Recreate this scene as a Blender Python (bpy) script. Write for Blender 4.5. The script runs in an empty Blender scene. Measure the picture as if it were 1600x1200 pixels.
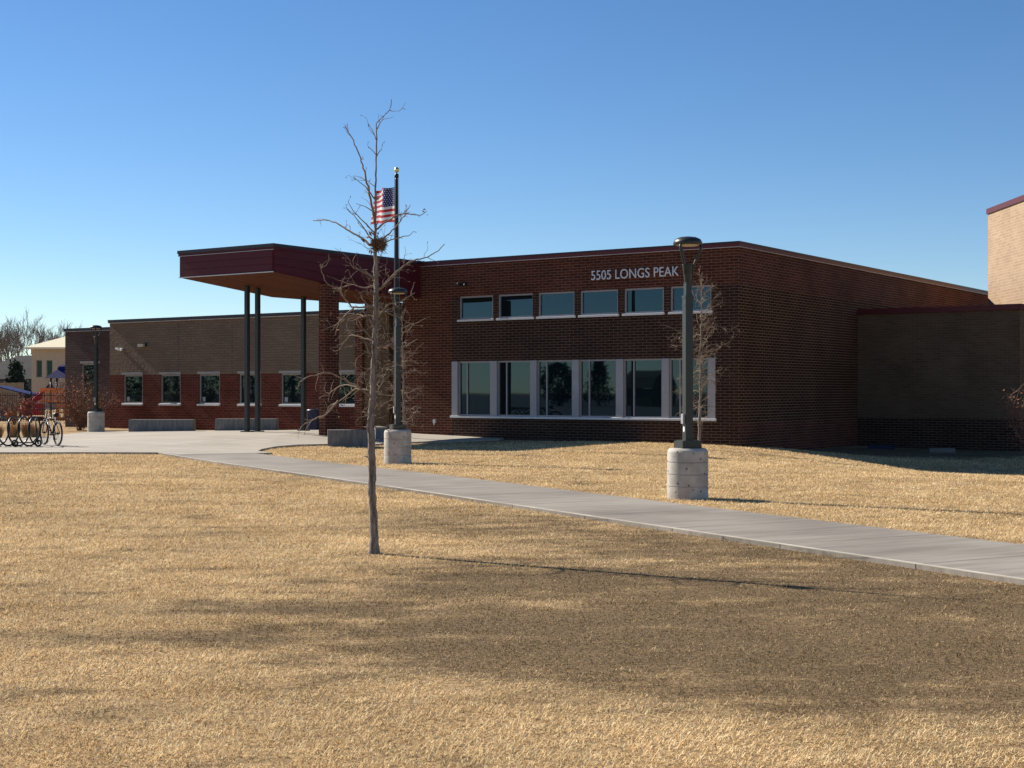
import bpy, bmesh, math, random
import numpy as np
from mathutils import Vector, Matrix

R = math.radians
scene = bpy.context.scene
COL = scene.collection

# ------------------------------------------------------------------ camera, sky, sun, exposure
cam_d = bpy.data.cameras.new("camera")
cam = bpy.data.objects.new("camera", cam_d)
COL.objects.link(cam)
cam.location = (0, 0, 1.6)
cam.rotation_euler = (R(90), 0, 0)
cam_d.sensor_width = 36.0
cam_d.lens = 36.0 * 2219 / 1600
cam_d.shift_y = 12 / 1600
cam_d.clip_start = 0.1
cam_d.clip_end = 5000
scene.camera = cam

TH = R(34.45)                       # the school's front runs along U, its depth along V
U = Vector((math.cos(TH), -math.sin(TH), 0)); V = Vector((math.sin(TH), math.cos(TH), 0))
CO = Vector((6.589, 41.3, 0))       # front right corner of the main hall
SUN_EL = R(35.0)
_a = R(1.2)
SUN_H = (-U * math.cos(_a) - V * math.sin(_a)).normalized()
SUN_DIR = (SUN_H * math.cos(SUN_EL) + Vector((0, 0, math.sin(SUN_EL)))).normalized()

world = bpy.data.worlds.new("World")
scene.world = world
world.use_nodes = True
wn = world.node_tree.nodes; wl = world.node_tree.links
wn.clear()
sky = wn.new("ShaderNodeTexSky"); sky.sky_type = 'NISHITA'; sky.sun_disc = False
sky.sun_elevation = SUN_EL
sky.sun_rotation = math.atan2(SUN_H.x, SUN_H.y)
sky.altitude = 1600; sky.air_density = 1.0; sky.dust_density = 0.1; sky.ozone_density = 3.0
bg = wn.new("ShaderNodeBackground"); bg.inputs['Strength'].default_value = 0.072
wo = wn.new("ShaderNodeOutputWorld")
hs = wn.new('ShaderNodeHueSaturation'); hs.inputs['Saturation'].default_value = 1.19; hs.inputs['Hue'].default_value = 0.503
wl.new(sky.outputs[0], hs.inputs['Color']); wl.new(hs.outputs[0], bg.inputs[0]); wl.new(bg.outputs[0], wo.inputs[0])

sun_d = bpy.data.lights.new("sun", 'SUN')
sun_d.energy = 5.0; sun_d.angle = R(0.5); sun_d.color = (1.0, 0.93, 0.82)
sun = bpy.data.objects.new("sun", sun_d); COL.objects.link(sun)
sun.rotation_euler = (-SUN_DIR).to_track_quat('-Z', 'Y').to_euler()
sun.location = (-30, 20, 40)

vs = scene.view_settings
vs.view_transform = 'Standard'; vs.look = 'None'; vs.exposure = 0.74; vs.gamma = 1.0
vs.use_curve_mapping = False
scene.cycles.max_bounces = 6

# ------------------------------------------------------------------ materials
def newmat(name):
    m = bpy.data.materials.new(name); m.use_nodes = True
    return m, m.node_tree.nodes, m.node_tree.links, m.node_tree.nodes["Principled BSDF"]

def simple(name, col, rough=0.6, metal=0.0, var=0.12, scale=6.0, bump=0.0, bscale=40.0, stretch=(1, 1, 1), spec=0.4):
    """plain surface: two-octave colour variation and optional bump, object space"""
    m, n, l, b = newmat(name)
    tc = n.new("ShaderNodeTexCoord"); mp = n.new("ShaderNodeMapping"); mp.inputs['Scale'].default_value = stretch
    l.new(tc.outputs['Object'], mp.inputs[0])
    nz = n.new("ShaderNodeTexNoise"); nz.inputs['Scale'].default_value = scale; nz.inputs['Detail'].default_value = 6
    nz.inputs['Roughness'].default_value = 0.65
    l.new(mp.outputs[0], nz.inputs['Vector'])
    mr = n.new("ShaderNodeMapRange"); mr.inputs[1].default_value = 0.3; mr.inputs[2].default_value = 0.7
    mr.inputs[3].default_value = 1 - var; mr.inputs[4].default_value = 1 + var
    l.new(nz.outputs['Fac'], mr.inputs[0])
    mx = n.new("ShaderNodeVectorMath"); mx.operation = 'SCALE'; mx.inputs[0].default_value = col
    l.new(mr.outputs[0], mx.inputs['Scale']); l.new(mx.outputs[0], b.inputs['Base Color'])
    b.inputs['Roughness'].default_value = rough; b.inputs['Metallic'].default_value = metal
    b.inputs['Specular IOR Level'].default_value = spec
    if bump:
        n2 = n.new("ShaderNodeTexNoise"); n2.inputs['Scale'].default_value = bscale; n2.inputs['Detail'].default_value = 5
        l.new(mp.outputs[0], n2.inputs['Vector'])
        bp = n.new("ShaderNodeBump"); bp.inputs['Strength'].default_value = bump; bp.inputs['Distance'].default_value = 0.02
        l.new(n2.outputs['Fac'], bp.inputs['Height']); l.new(bp.outputs[0], b.inputs['Normal'])
    return m

def brick(name, c1, c2, mortar, w=0.29, h=0.0857, ms=0.009, bump=0.25, rough=0.85, var=0.18, grain=0.15, offset=0.5, gscale=60.0):
    m, n, l, b = newmat(name)
    uv = n.new("ShaderNodeUVMap")
    bt = n.new("ShaderNodeTexBrick"); bt.offset = offset
    bt.inputs['Color1'].default_value = (*c1, 1); bt.inputs['Color2'].default_value = (*c2, 1)
    bt.inputs['Mortar'].default_value = (*mortar, 1); bt.inputs['Scale'].default_value = 1.0
    bt.inputs['Mortar Size'].default_value = ms; bt.inputs['Mortar Smooth'].default_value = 0.3
    bt.inputs['Brick Width'].default_value = w; bt.inputs['Row Height'].default_value = h
    l.new(uv.outputs[0], bt.inputs['Vector'])
    nz = n.new("ShaderNodeTexNoise"); nz.inputs['Scale'].default_value = 0.7; nz.inputs['Detail'].default_value = 5
    l.new(uv.outputs[0], nz.inputs['Vector'])
    ng = n.new("ShaderNodeTexNoise"); ng.inputs['Scale'].default_value = gscale; ng.inputs['Detail'].default_value = 3
    l.new(uv.outputs[0], ng.inputs['Vector'])
    mr = n.new("ShaderNodeMapRange"); mr.inputs[1].default_value = 0.3; mr.inputs[2].default_value = 0.7
    mr.inputs[3].default_value = 1 - var; mr.inputs[4].default_value = 1 + var
    l.new(nz.outputs['Fac'], mr.inputs[0])
    sc = n.new("ShaderNodeVectorMath"); sc.operation = 'SCALE'
    l.new(bt.outputs['Color'], sc.inputs[0]); l.new(mr.outputs[0], sc.inputs['Scale'])
    l.new(sc.outputs[0], b.inputs['Base Color'])
    b.inputs['Roughness'].default_value = rough; b.inputs['Specular IOR Level'].default_value = 0.06
    ma = n.new("ShaderNodeMath"); ma.operation = 'MULTIPLY_ADD'; ma.inputs[1].default_value = -1.0
    l.new(bt.outputs['Fac'], ma.inputs[0])
    g2 = n.new("ShaderNodeMath"); g2.operation = 'MULTIPLY'; g2.inputs[1].default_value = grain
    l.new(ng.outputs['Fac'], g2.inputs[0]); l.new(g2.outputs[0], ma.inputs[2])
    bp = n.new("ShaderNodeBump"); bp.inputs['Strength'].default_value = bump; bp.inputs['Distance'].default_value = 0.02
    l.new(ma.outputs[0], bp.inputs['Height']); l.new(bp.outputs[0], b.inputs['Normal'])
    return m

M = {}
M['brick_red'] = brick('brick_red', (0.102, 0.032, 0.020), (0.060, 0.020, 0.013), (0.185, 0.115, 0.084))
M['brick_dark'] = brick('brick_dark', (0.052, 0.027, 0.019), (0.030, 0.017, 0.013), (0.15, 0.107, 0.083))
M['brick_brown'] = brick('brick_brown', (0.052, 0.021, 0.010), (0.028, 0.012, 0.006), (0.24, 0.15, 0.098))
M['brick_purple'] = brick('brick_purple', (0.085, 0.056, 0.052), (0.062, 0.042, 0.040), (0.10, 0.07, 0.065), w=0.4, h=0.1, ms=0.012, bump=.5)
M['brick_wing'] = brick('brick_wing', (0.12, 0.033, 0.022), (0.08, 0.023, 0.016), (0.15, 0.075, 0.056), h=0.1)
M['block_tan'] = brick('block_tan', (0.188, 0.136, 0.098), (0.162, 0.117, 0.083), (0.165, 0.12, 0.088), w=0.42, h=0.1, ms=0.010, bump=1.0, grain=1.5, gscale=7.0, var=0.08)
M['brick_tan'] = brick('brick_tan', (0.12, 0.084, 0.054), (0.096, 0.066, 0.042), (0.14, 0.10, 0.068))
M['brick_light'] = brick('brick_light', (0.37, 0.265, 0.175), (0.31, 0.215, 0.14), (0.42, 0.32, 0.23), w=0.33, h=0.115, ms=0.012, var=.07)
M['coping'] = simple('coping_burgundy', (0.10, 0.016, 0.018), 0.45, 0.2, 0.06)
M['coping_dark'] = simple('coping_dark', (0.03, 0.022, 0.025), 0.4, 0.3, 0.06)
M['fascia'] = simple('fascia_burgundy', (0.088, 0.015, 0.020), 0.5, 0.0, 0.08, 1.5, 0, 40, (1, 1, 1), .18)
M['trim'] = simple('trim_metal', (0.55, 0.53, 0.50), 0.4, 0.3, 0.05)
M['roof'] = simple('roof_membrane', (0.4, 0.39, 0.37), 0.9)
M['alu'] = simple('window_aluminium', (0.33, 0.315, 0.325), 0.45, 0.3, 0.05)
M['alu_wing'] = simple('window_frame_bronze', (0.25, 0.23, 0.21), 0.5, 0.2, 0.05)
M['sill'] = simple('sill_metal', (0.62, 0.61, 0.59), 0.4, 0.1, 0.05)
M['letters'] = simple('letter_metal', (0.62, 0.62, 0.64), 0.4, 0.2, 0.04)
M['black'] = simple('black_metal', (0.015, 0.016, 0.016), 0.45, 0.3, 0.1)
M['column'] = simple('column_steel', (0.028, 0.033, 0.032), 0.5, 0.2, 0.08)
M['lamp'] = simple('lamp_bronze', (0.030, 0.033, 0.028), 0.38, 0.15, 0.1, 20)
M['lens'] = simple('lamp_lens', (0.42, 0.38, 0.28), 0.5, 0, 0.05)
M['white'] = simple('white_paint', (0.75, 0.75, 0.73), 0.5, 0, 0.04)
M['grey'] = simple('grey_plastic', (0.3, 0.3, 0.3), 0.5)
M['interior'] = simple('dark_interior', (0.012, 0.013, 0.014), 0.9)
M['seat_concrete'] = simple('seat_wall_concrete', (0.17, 0.165, 0.155), 0.85, 0, 0.35, 5, 0.25, 30, (2.2, 2.2, 0.5))
M['gold'] = simple('gilt_ball', (0.75, 0.62, 0.33), 0.25, 0.9, 0.04)
M['navy'] = simple('navy_paint', (0.02, 0.028, 0.065), 0.4, 0.1)
M['blue'] = simple('play_blue', (0.006, 0.014, 0.10), 0.6, 0, .12, 6, 0, 40, (1, 1, 1), .2)
M['orange'] = simple('play_orange', (0.92, 0.25, 0.04), 0.5)
M['red'] = simple('play_red', (0.45, 0.02, 0.02), 0.5)
M['maroon'] = simple('play_maroon', (0.16, 0.01, 0.025), 0.5)
M['rubber'] = simple('rubber', (0.012, 0.012, 0.013), 0.7)
M['chrome'] = simple('bright_metal', (0.6, 0.6, 0.62), 0.3, 0.8, 0.04)
M['bikeframe'] = simple('bike_paint', (0.02, 0.035, 0.055), 0.35, 0.2)
M['rackmetal'] = simple('rack_metal', (0.02, 0.021, 0.022), 0.35, 0.4, 0.1)
M['stucco'] = simple('stucco_tan', (0.50, 0.40, 0.28), 0.9, 0, 0.06, 3)
M['creamroof'] = simple('cream_roof', (0.78, 0.68, 0.47), 0.8)
M['greyroof'] = simple('grey_shingle', (0.062, 0.058, 0.056), 0.95, 0, 0.2, 2, 0, 40, (1, 1, 1), .1)
M['siding'] = simple('blue_grey_siding', (0.05, 0.07, 0.09), 0.8)
M['shedwall'] = simple('shed_siding', (0.10, 0.09, 0.075), 0.8)
M['woodfence'] = simple('wood_fence', (0.36, 0.25, 0.15), 0.9, 0, 0.25, 3, stretch=(6, 6, 0.4))
M['bark_far'] = simple('bark_far', (0.24, 0.20, 0.17), 0.95, 0, 0.2)
M['twig'] = simple('twig', (0.245, 0.18, 0.13), 0.9, 0, 0.25, 14)
M['twig_red'] = simple('shrub_twig', (0.16, 0.095, 0.065), 0.9, 0, 0.25)
M['dryleaf'] = simple('dry_leaf', (0.27, 0.11, 0.05), 0.9, 0, 0.4, 8)
M['drygrass'] = simple('ornamental_grass', (0.40, 0.23, 0.10), 0.95, 0, 0.35, 5)
M['needle'] = simple('evergreen_needles', (0.022, 0.036, 0.02), 0.9, 0, 0.4, 2)
M['nest'] = simple('nest_straw', (0.17, 0.105, 0.055), 0.95, 0, 0.4, 30)
M['asphalt'] = simple('asphalt', (0.05, 0.05, 0.05), 0.9, 0, 0.2, 2)
M['splash'] = simple('splash_block', (0.17, 0.16, 0.145), 0.9)
M['flag_red'] = simple('flag_red', (0.50, 0.02, 0.035), 0.8, 0, 0.05)
M['flag_white'] = simple('flag_white', (0.78, 0.77, 0.75), 0.8, 0, 0.04)
M['flag_blue'] = simple('flag_blue', (0.018, 0.03, 0.14), 0.8, 0, 0.06)
for k in ('flag_red', 'flag_white', 'flag_blue'):
    nt = M[k].node_tree; b_ = nt.nodes['Principled BSDF']; o_ = nt.nodes['Material Output']
    tr = nt.nodes.new('ShaderNodeBsdfTranslucent'); mxs = nt.nodes.new('ShaderNodeMixShader'); mxs.inputs[0].default_value = 0.35
    src = b_.inputs['Base Color'].links[0].from_socket
    nt.links.new(src, tr.inputs['Color']); nt.links.new(b_.outputs[0], mxs.inputs[1]); nt.links.new(tr.outputs[0], mxs.inputs[2])
    nt.links.new(mxs.outputs[0], o_.inputs[0])

def glass_mat(name, ior, tint):
    m, n, l, b = newmat(name)
    b.inputs['Base Color'].default_value = (0.006, 0.011, 0.012, 1)
    b.inputs['Roughness'].default_value = 0.015
    b.inputs['IOR'].default_value = ior
    b.inputs['Specular Tint'].default_value = (*tint, 1)
    tc = n.new("ShaderNodeTexCoord"); nz = n.new("ShaderNodeTexNoise"); nz.inputs['Scale'].default_value = 1.1; nz.inputs['Detail'].default_value = 1
    l.new(tc.outputs['Object'], nz.inputs['Vector'])
    bp = n.new("ShaderNodeBump"); bp.inputs['Strength'].default_value = 0.06; bp.inputs['Distance'].default_value = 0.01
    l.new(nz.outputs['Fac'], bp.inputs['Height']); l.new(bp.outputs[0], b.inputs['Normal'])
    return m
M['glass'] = glass_mat('tinted_glass', 1.85, (0.44, 0.70, 0.86))
M['glass_dim'] = glass_mat('dim_glass', 1.5, (0.45, 0.75, 0.8))

def soffit_mat():
    m, n, l, b = newmat('soffit_wood')
    tc = n.new("ShaderNodeTexCoord")
    bt = n.new("ShaderNodeTexBrick"); bt.inputs['Scale'].default_value = 1; bt.inputs['Brick Width'].default_value = 2.6; bt.inputs['Row Height'].default_value = 0.24
    bt.inputs['Mortar Size'].default_value = 0.028; bt.inputs['Mortar Smooth'].default_value = 0.1
    bt.inputs['Color1'].default_value = (0.125, 0.040, 0.020, 1); bt.inputs['Color2'].default_value = (0.092, 0.029, 0.014, 1); bt.inputs['Mortar'].default_value = (0.03, 0.013, 0.008, 1)
    mp = n.new('ShaderNodeMapping'); mp.inputs['Rotation'].default_value = (0, 0, R(90)); l.new(tc.outputs['Object'], mp.inputs[0])
    l.new(mp.outputs[0], bt.inputs['Vector']); l.new(bt.outputs['Color'], b.inputs['Base Color'])
    b.inputs['Roughness'].default_value = 0.7; b.inputs['Specular IOR Level'].default_value = 0.08
    return m
M['soffit'] = soffit_mat()

def base_concrete():
    m, n, l, b = newmat('lamp_base_concrete')
    tc = n.new("ShaderNodeTexCoord")
    nz = n.new("ShaderNodeTexNoise"); nz.inputs['Scale'].default_value = 5; nz.inputs['Detail'].default_value = 7
    l.new(tc.outputs['Object'], nz.inputs['Vector'])
    vo = n.new("ShaderNodeTexVoronoi"); vo.inputs['Scale'].default_value = 11; l.new(tc.outputs['Object'], vo.inputs['Vector'])
    pit = n.new("ShaderNodeMapRange"); pit.inputs[1].default_value = 0.10; pit.inputs[2].default_value = 0.22; l.new(vo.outputs['Distance'], pit.inputs[0])
    n3 = n.new("ShaderNodeTexNoise"); n3.inputs['Scale'].default_value = 2.3; l.new(tc.outputs['Object'], n3.inputs['Vector'])
    sel = n.new("ShaderNodeMapRange"); sel.inputs[1].default_value = 0.36; sel.inputs[2].default_value = 0.42; l.new(n3.outputs['Fac'], sel.inputs[0])
    inv = n.new("ShaderNodeMath"); inv.operation = 'SUBTRACT'; inv.inputs[0].default_value = 1; l.new(sel.outputs[0], inv.inputs[1])
    mxp = n.new("ShaderNodeMath"); mxp.operation = 'MAXIMUM'; l.new(pit.outputs[0], mxp.inputs[0]); l.new(inv.outputs[0], mxp.inputs[1])
    cr = n.new("ShaderNodeValToRGB"); e = cr.color_ramp.elements
    e[0].position = 0.3; e[0].color = (0.33, 0.295, 0.25, 1); e[1].position = 0.7; e[1].color = (0.52, 0.475, 0.41, 1)
    l.new(nz.outputs['Fac'], cr.inputs[0])
    mul = n.new("ShaderNodeMix"); mul.data_type = 'RGBA'; mul.inputs[6].default_value = (0.07, 0.06, 0.05, 1)
    l.new(mxp.outputs[0], mul.inputs[0]); l.new(cr.outputs[0], mul.inputs[7])
    l.new(mul.outputs[2], b.inputs['Base Color']); b.inputs['Roughness'].default_value = 0.9
    n2 = n.new("ShaderNodeTexNoise"); n2.inputs['Scale'].default_value = 45; l.new(tc.outputs['Object'], n2.inputs['Vector'])
    ad = n.new("ShaderNodeMath"); ad.operation = 'MULTIPLY_ADD'; ad.inputs[1].default_value = 0.3; l.new(n2.outputs['Fac'], ad.inputs[0]); l.new(mxp.outputs[0], ad.inputs[2])
    bp = n.new("ShaderNodeBump"); bp.inputs['Strength'].default_value = 0.35; bp.inputs['Distance'].default_value = 0.02
    l.new(ad.outputs[0], bp.inputs['Height']); l.new(bp.outputs[0], b.inputs['Normal'])
    return m
M['base_concrete'] = base_concrete()

def bark_mat():
    m, n, l, b = newmat('young_bark')
    tc = n.new("ShaderNodeTexCoord"); mp = n.new("ShaderNodeMapping"); mp.inputs['Scale'].default_value = (34, 34, 4.5)
    l.new(tc.outputs['Object'], mp.inputs[0])
    nz = n.new("ShaderNodeTexNoise"); nz.inputs['Scale'].default_value = 1.3; nz.inputs['Detail'].default_value = 6; nz.inputs['Roughness'].default_value = 0.7
    l.new(mp.outputs[0], nz.inputs['Vector'])
    cr = n.new("ShaderNodeValToRGB"); e = cr.color_ramp.elements
    e[0].position = 0.36; e[0].color = (0.055, 0.043, 0.035, 1); e[1].position = 0.62; e[1].color = (0.36, 0.29, 0.235, 1)
    l.new(nz.outputs['Fac'], cr.inputs[0]); l.new(cr.outputs[0], b.inputs['Base Color']); b.inputs['Roughness'].default_value = 0.95
    bp = n.new("ShaderNodeBump"); bp.inputs['Strength'].default_value = 0.9; bp.inputs['Distance'].default_value = 0.015
    l.new(nz.outputs['Fac'], bp.inputs['Height']); l.new(bp.outputs[0], b.inputs['Normal'])
    return m
M['bark'] = bark_mat()

def turf_colour(n, l, blades):
    """straw turf; 'wear' attribute (a patch map) pulls towards bare brown thatch. returns colour socket"""
    ge = n.new("ShaderNodeNewGeometry")
    at = n.new("ShaderNodeAttribute"); at.attribute_name = 'wear_shade'
    mp = n.new("ShaderNodeMapping"); mp.inputs['Scale'].default_value = (0.9, 1.7, 0)
    l.new(ge.outputs['Position'], mp.inputs[0])
    n1 = n.new("ShaderNodeTexNoise"); n1.inputs['Scale'].default_value = 1.5; n1.inputs['Detail'].default_value = 8; n1.inputs['Roughness'].default_value = 0.72
    l.new(mp.outputs[0], n1.inputs['Vector'])
    # wear + noise -> mask
    a1 = n.new("ShaderNodeMath"); a1.operation = 'MULTIPLY_ADD'; a1.inputs[1].default_value = 3.0; a1.inputs[2].default_value = -1.5
    l.new(n1.outputs['Fac'], a1.inputs[0])
    a2 = n.new("ShaderNodeMath"); a2.operation = 'ADD'; l.new(at.outputs['Fac'], a2.inputs[0]); l.new(a1.outputs[0], a2.inputs[1])
    mk = n.new("ShaderNodeMapRange"); mk.interpolation_type = 'SMOOTHSTEP'; mk.inputs[1].default_value = 0.10; mk.inputs[2].default_value = 1.05
    l.new(a2.outputs[0], mk.inputs[0])
    n2 = n.new("ShaderNodeTexNoise"); n2.inputs['Scale'].default_value = 0.45; n2.inputs['Detail'].default_value = 4
    l.new(ge.outputs['Position'], n2.inputs['Vector'])
    straw = n.new("ShaderNodeValToRGB"); e = straw.color_ramp.elements
    thin = n.new("ShaderNodeValToRGB"); g = thin.color_ramp.elements
    if blades:
        e[0].position = 0.0; e[0].color = (0.32, 0.20, 0.08, 1); e[1].position = 1.0; e[1].color = (0.96, 0.79, 0.48, 1)
        x = e.new(0.45); x.color = (0.79, 0.555, 0.285, 1)
        g[0].position = 0.0; g[0].color = (0.085, 0.062, 0.03, 1); g[1].position = 1.0; g[1].color = (0.58, 0.42, 0.235, 1)
        x = g.new(0.5); x.color = (0.20, 0.132, 0.062, 1)
        tint = n.new("ShaderNodeAttribute"); tint.attribute_name = 'tint'
        l.new(tint.outputs['Fac'], straw.inputs[0]); l.new(tint.outputs['Fac'], thin.inputs[0])
    else:
        e[0].position = 0.34; e[0].color = (0.17, 0.105, 0.045, 1); e[1].position = 0.66; e[1].color = (0.54, 0.375, 0.20, 1)
        g[0].position = 0.34; g[0].color = (0.085, 0.056, 0.028, 1); g[1].position = 0.68; g[1].color = (0.26, 0.18, 0.10, 1)
        nf = n.new("ShaderNodeTexNoise"); nf.inputs['Scale'].default_value = 26; nf.inputs['Detail'].default_value = 6; nf.inputs['Roughness'].default_value = 0.75
        l.new(ge.outputs['Position'], nf.inputs['Vector'])
        l.new(nf.outputs['Fac'], straw.inputs[0]); l.new(nf.outputs['Fac'], thin.inputs[0])
    mx = n.new("ShaderNodeMix"); mx.data_type = 'RGBA'
    l.new(mk.outputs[0], mx.inputs[0]); l.new(straw.outputs[0], mx.inputs[6]); l.new(thin.outputs[0], mx.inputs[7])
    mr = n.new("ShaderNodeMapRange"); mr.inputs[1].default_value = 0.3; mr.inputs[2].default_value = 0.7; mr.inputs[3].default_value = 0.86; mr.inputs[4].default_value = 1.12
    l.new(n2.outputs['Fac'], mr.inputs[0])
    sc = n.new("ShaderNodeVectorMath"); sc.operation = 'SCALE'; l.new(mx.outputs[2], sc.inputs[0]); l.new(mr.outputs[0], sc.inputs['Scale'])
    return sc.outputs[0], ge

def ground_mat():
    m, n, l, b = newmat('dormant_turf')
    c, ge = turf_colour(n, l, False)
    l.new(c, b.inputs['Base Color']); b.inputs['Roughness'].default_value = 1.0; b.inputs['Specular IOR Level'].default_value = 0.1
    nf = n.new("ShaderNodeTexNoise"); nf.inputs['Scale'].default_value = 22; nf.inputs['Detail'].default_value = 6; nf.inputs['Roughness'].default_value = 0.7
    l.new(ge.outputs['Position'], nf.inputs['Vector'])
    bp = n.new("ShaderNodeBump"); bp.inputs['Strength'].default_value = 0.8; bp.inputs['Distance'].default_value = 0.03
    l.new(nf.outputs['Fac'], bp.inputs['Height']); l.new(bp.outputs[0], b.inputs['Normal'])
    return m
def blade_mat():
    m, n, l, b = newmat('dry_grass_blades')
    c, ge = turf_colour(n, l, True)
    o = n['Material Output']
    d = n.new('ShaderNodeBsdfDiffuse'); t = n.new('ShaderNodeBsdfTranslucent'); mx = n.new('ShaderNodeMixShader'); mx.inputs[0].default_value = 0.22
    l.new(c, d.inputs['Color']); l.new(c, t.inputs['Color']); l.new(d.outputs[0], mx.inputs[1]); l.new(t.outputs[0], mx.inputs[2]); l.new(mx.outputs[0], o.inputs[0])
    n.remove(b)
    return m
M['turf'] = ground_mat(); M['blade'] = blade_mat()

def paving(name, c1, c2, joint, streak):
    """broom-finished concrete, UV in metres: joints every few metres, cross streaks, stains"""
    m, n, l, b = newmat(name)
    uv = n.new("ShaderNodeUVMap")
    bt = n.new("ShaderNodeTexBrick"); bt.offset = 0.0
    bt.inputs['Color1'].default_value = (1, 1, 1, 1); bt.inputs['Color2'].default_value = (0.93, 0.93, 0.93, 1); bt.inputs['Mortar'].default_value = (0.3, 0.28, 0.26, 1)
    bt.inputs['Scale'].default_value = 1; bt.inputs['Mortar Size'].default_value = 0.012; bt.inputs['Mortar Smooth'].default_value = 0.4
    bt.inputs['Brick Width'].default_value = joint[0]; bt.inputs['Row Height'].default_value = joint[1]
    l.new(uv.outputs[0], bt.inputs['Vector'])
    mp = n.new("ShaderNodeMapping"); mp.inputs['Scale'].default_value = streak; l.new(uv.outputs[0], mp.inputs[0])
    n1 = n.new("ShaderNodeTexNoise"); n1.inputs['Scale'].default_value = 1; n1.inputs['Detail'].default_value = 6; n1.inputs['Roughness'].default_value = 0.65; l.new(mp.outputs[0], n1.inputs['Vector'])
    n2 = n.new("ShaderNodeTexNoise"); n2.inputs['Scale'].default_value = 0.5; n2.inputs['Detail'].default_value = 6; l.new(uv.outputs[0], n2.inputs['Vector'])
    ad = n.new("ShaderNodeMath"); ad.operation = 'ADD'; l.new(n1.outputs['Fac'], ad.inputs[0]); l.new(n2.outputs['Fac'], ad.inputs[1])
    cr = n.new("ShaderNodeMapRange"); cr.inputs[1].default_value = 0.7; cr.inputs[2].default_value = 1.3; l.new(ad.outputs[0], cr.inputs[0])
    mx = n.new("ShaderNodeMix"); mx.data_type = 'RGBA'; mx.inputs[6].default_value = (*c1, 1); mx.inputs[7].default_value = (*c2, 1); l.new(cr.outputs[0], mx.inputs[0])
    mu = n.new("ShaderNodeVectorMath"); mu.operation = 'MULTIPLY'; l.new(mx.outputs[2], mu.inputs[0]); l.new(bt.outputs['Color'], mu.inputs[1])
    l.new(mu.outputs[0], b.inputs['Base Color']); b.inputs['Roughness'].default_value = 0.85; b.inputs['Specular IOR Level'].default_value = 0.3
    n3 = n.new("ShaderNodeTexNoise"); n3.inputs['Scale'].default_value = 60; l.new(uv.outputs[0], n3.inputs['Vector'])
    bp = n.new("ShaderNodeBump"); bp.inputs['Strength'].default_value = 0.2; bp.inputs['Distance'].default_value = 0.01
    l.new(n3.outputs['Fac'], bp.inputs['Height']); l.new(bp.outputs[0], b.inputs['Normal'])
    return m
M['plaza'] = paving('plaza_concrete', (0.32, 0.28, 0.225), (0.45, 0.40, 0.325), (3.0, 3.0), (0.5, 3.0, 1))
M['path'] = paving('path_concrete', (0.165, 0.142, 0.115), (0.345, 0.305, 0.255), (1.9, 6.0), (7.0, 0.55, 1))

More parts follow.
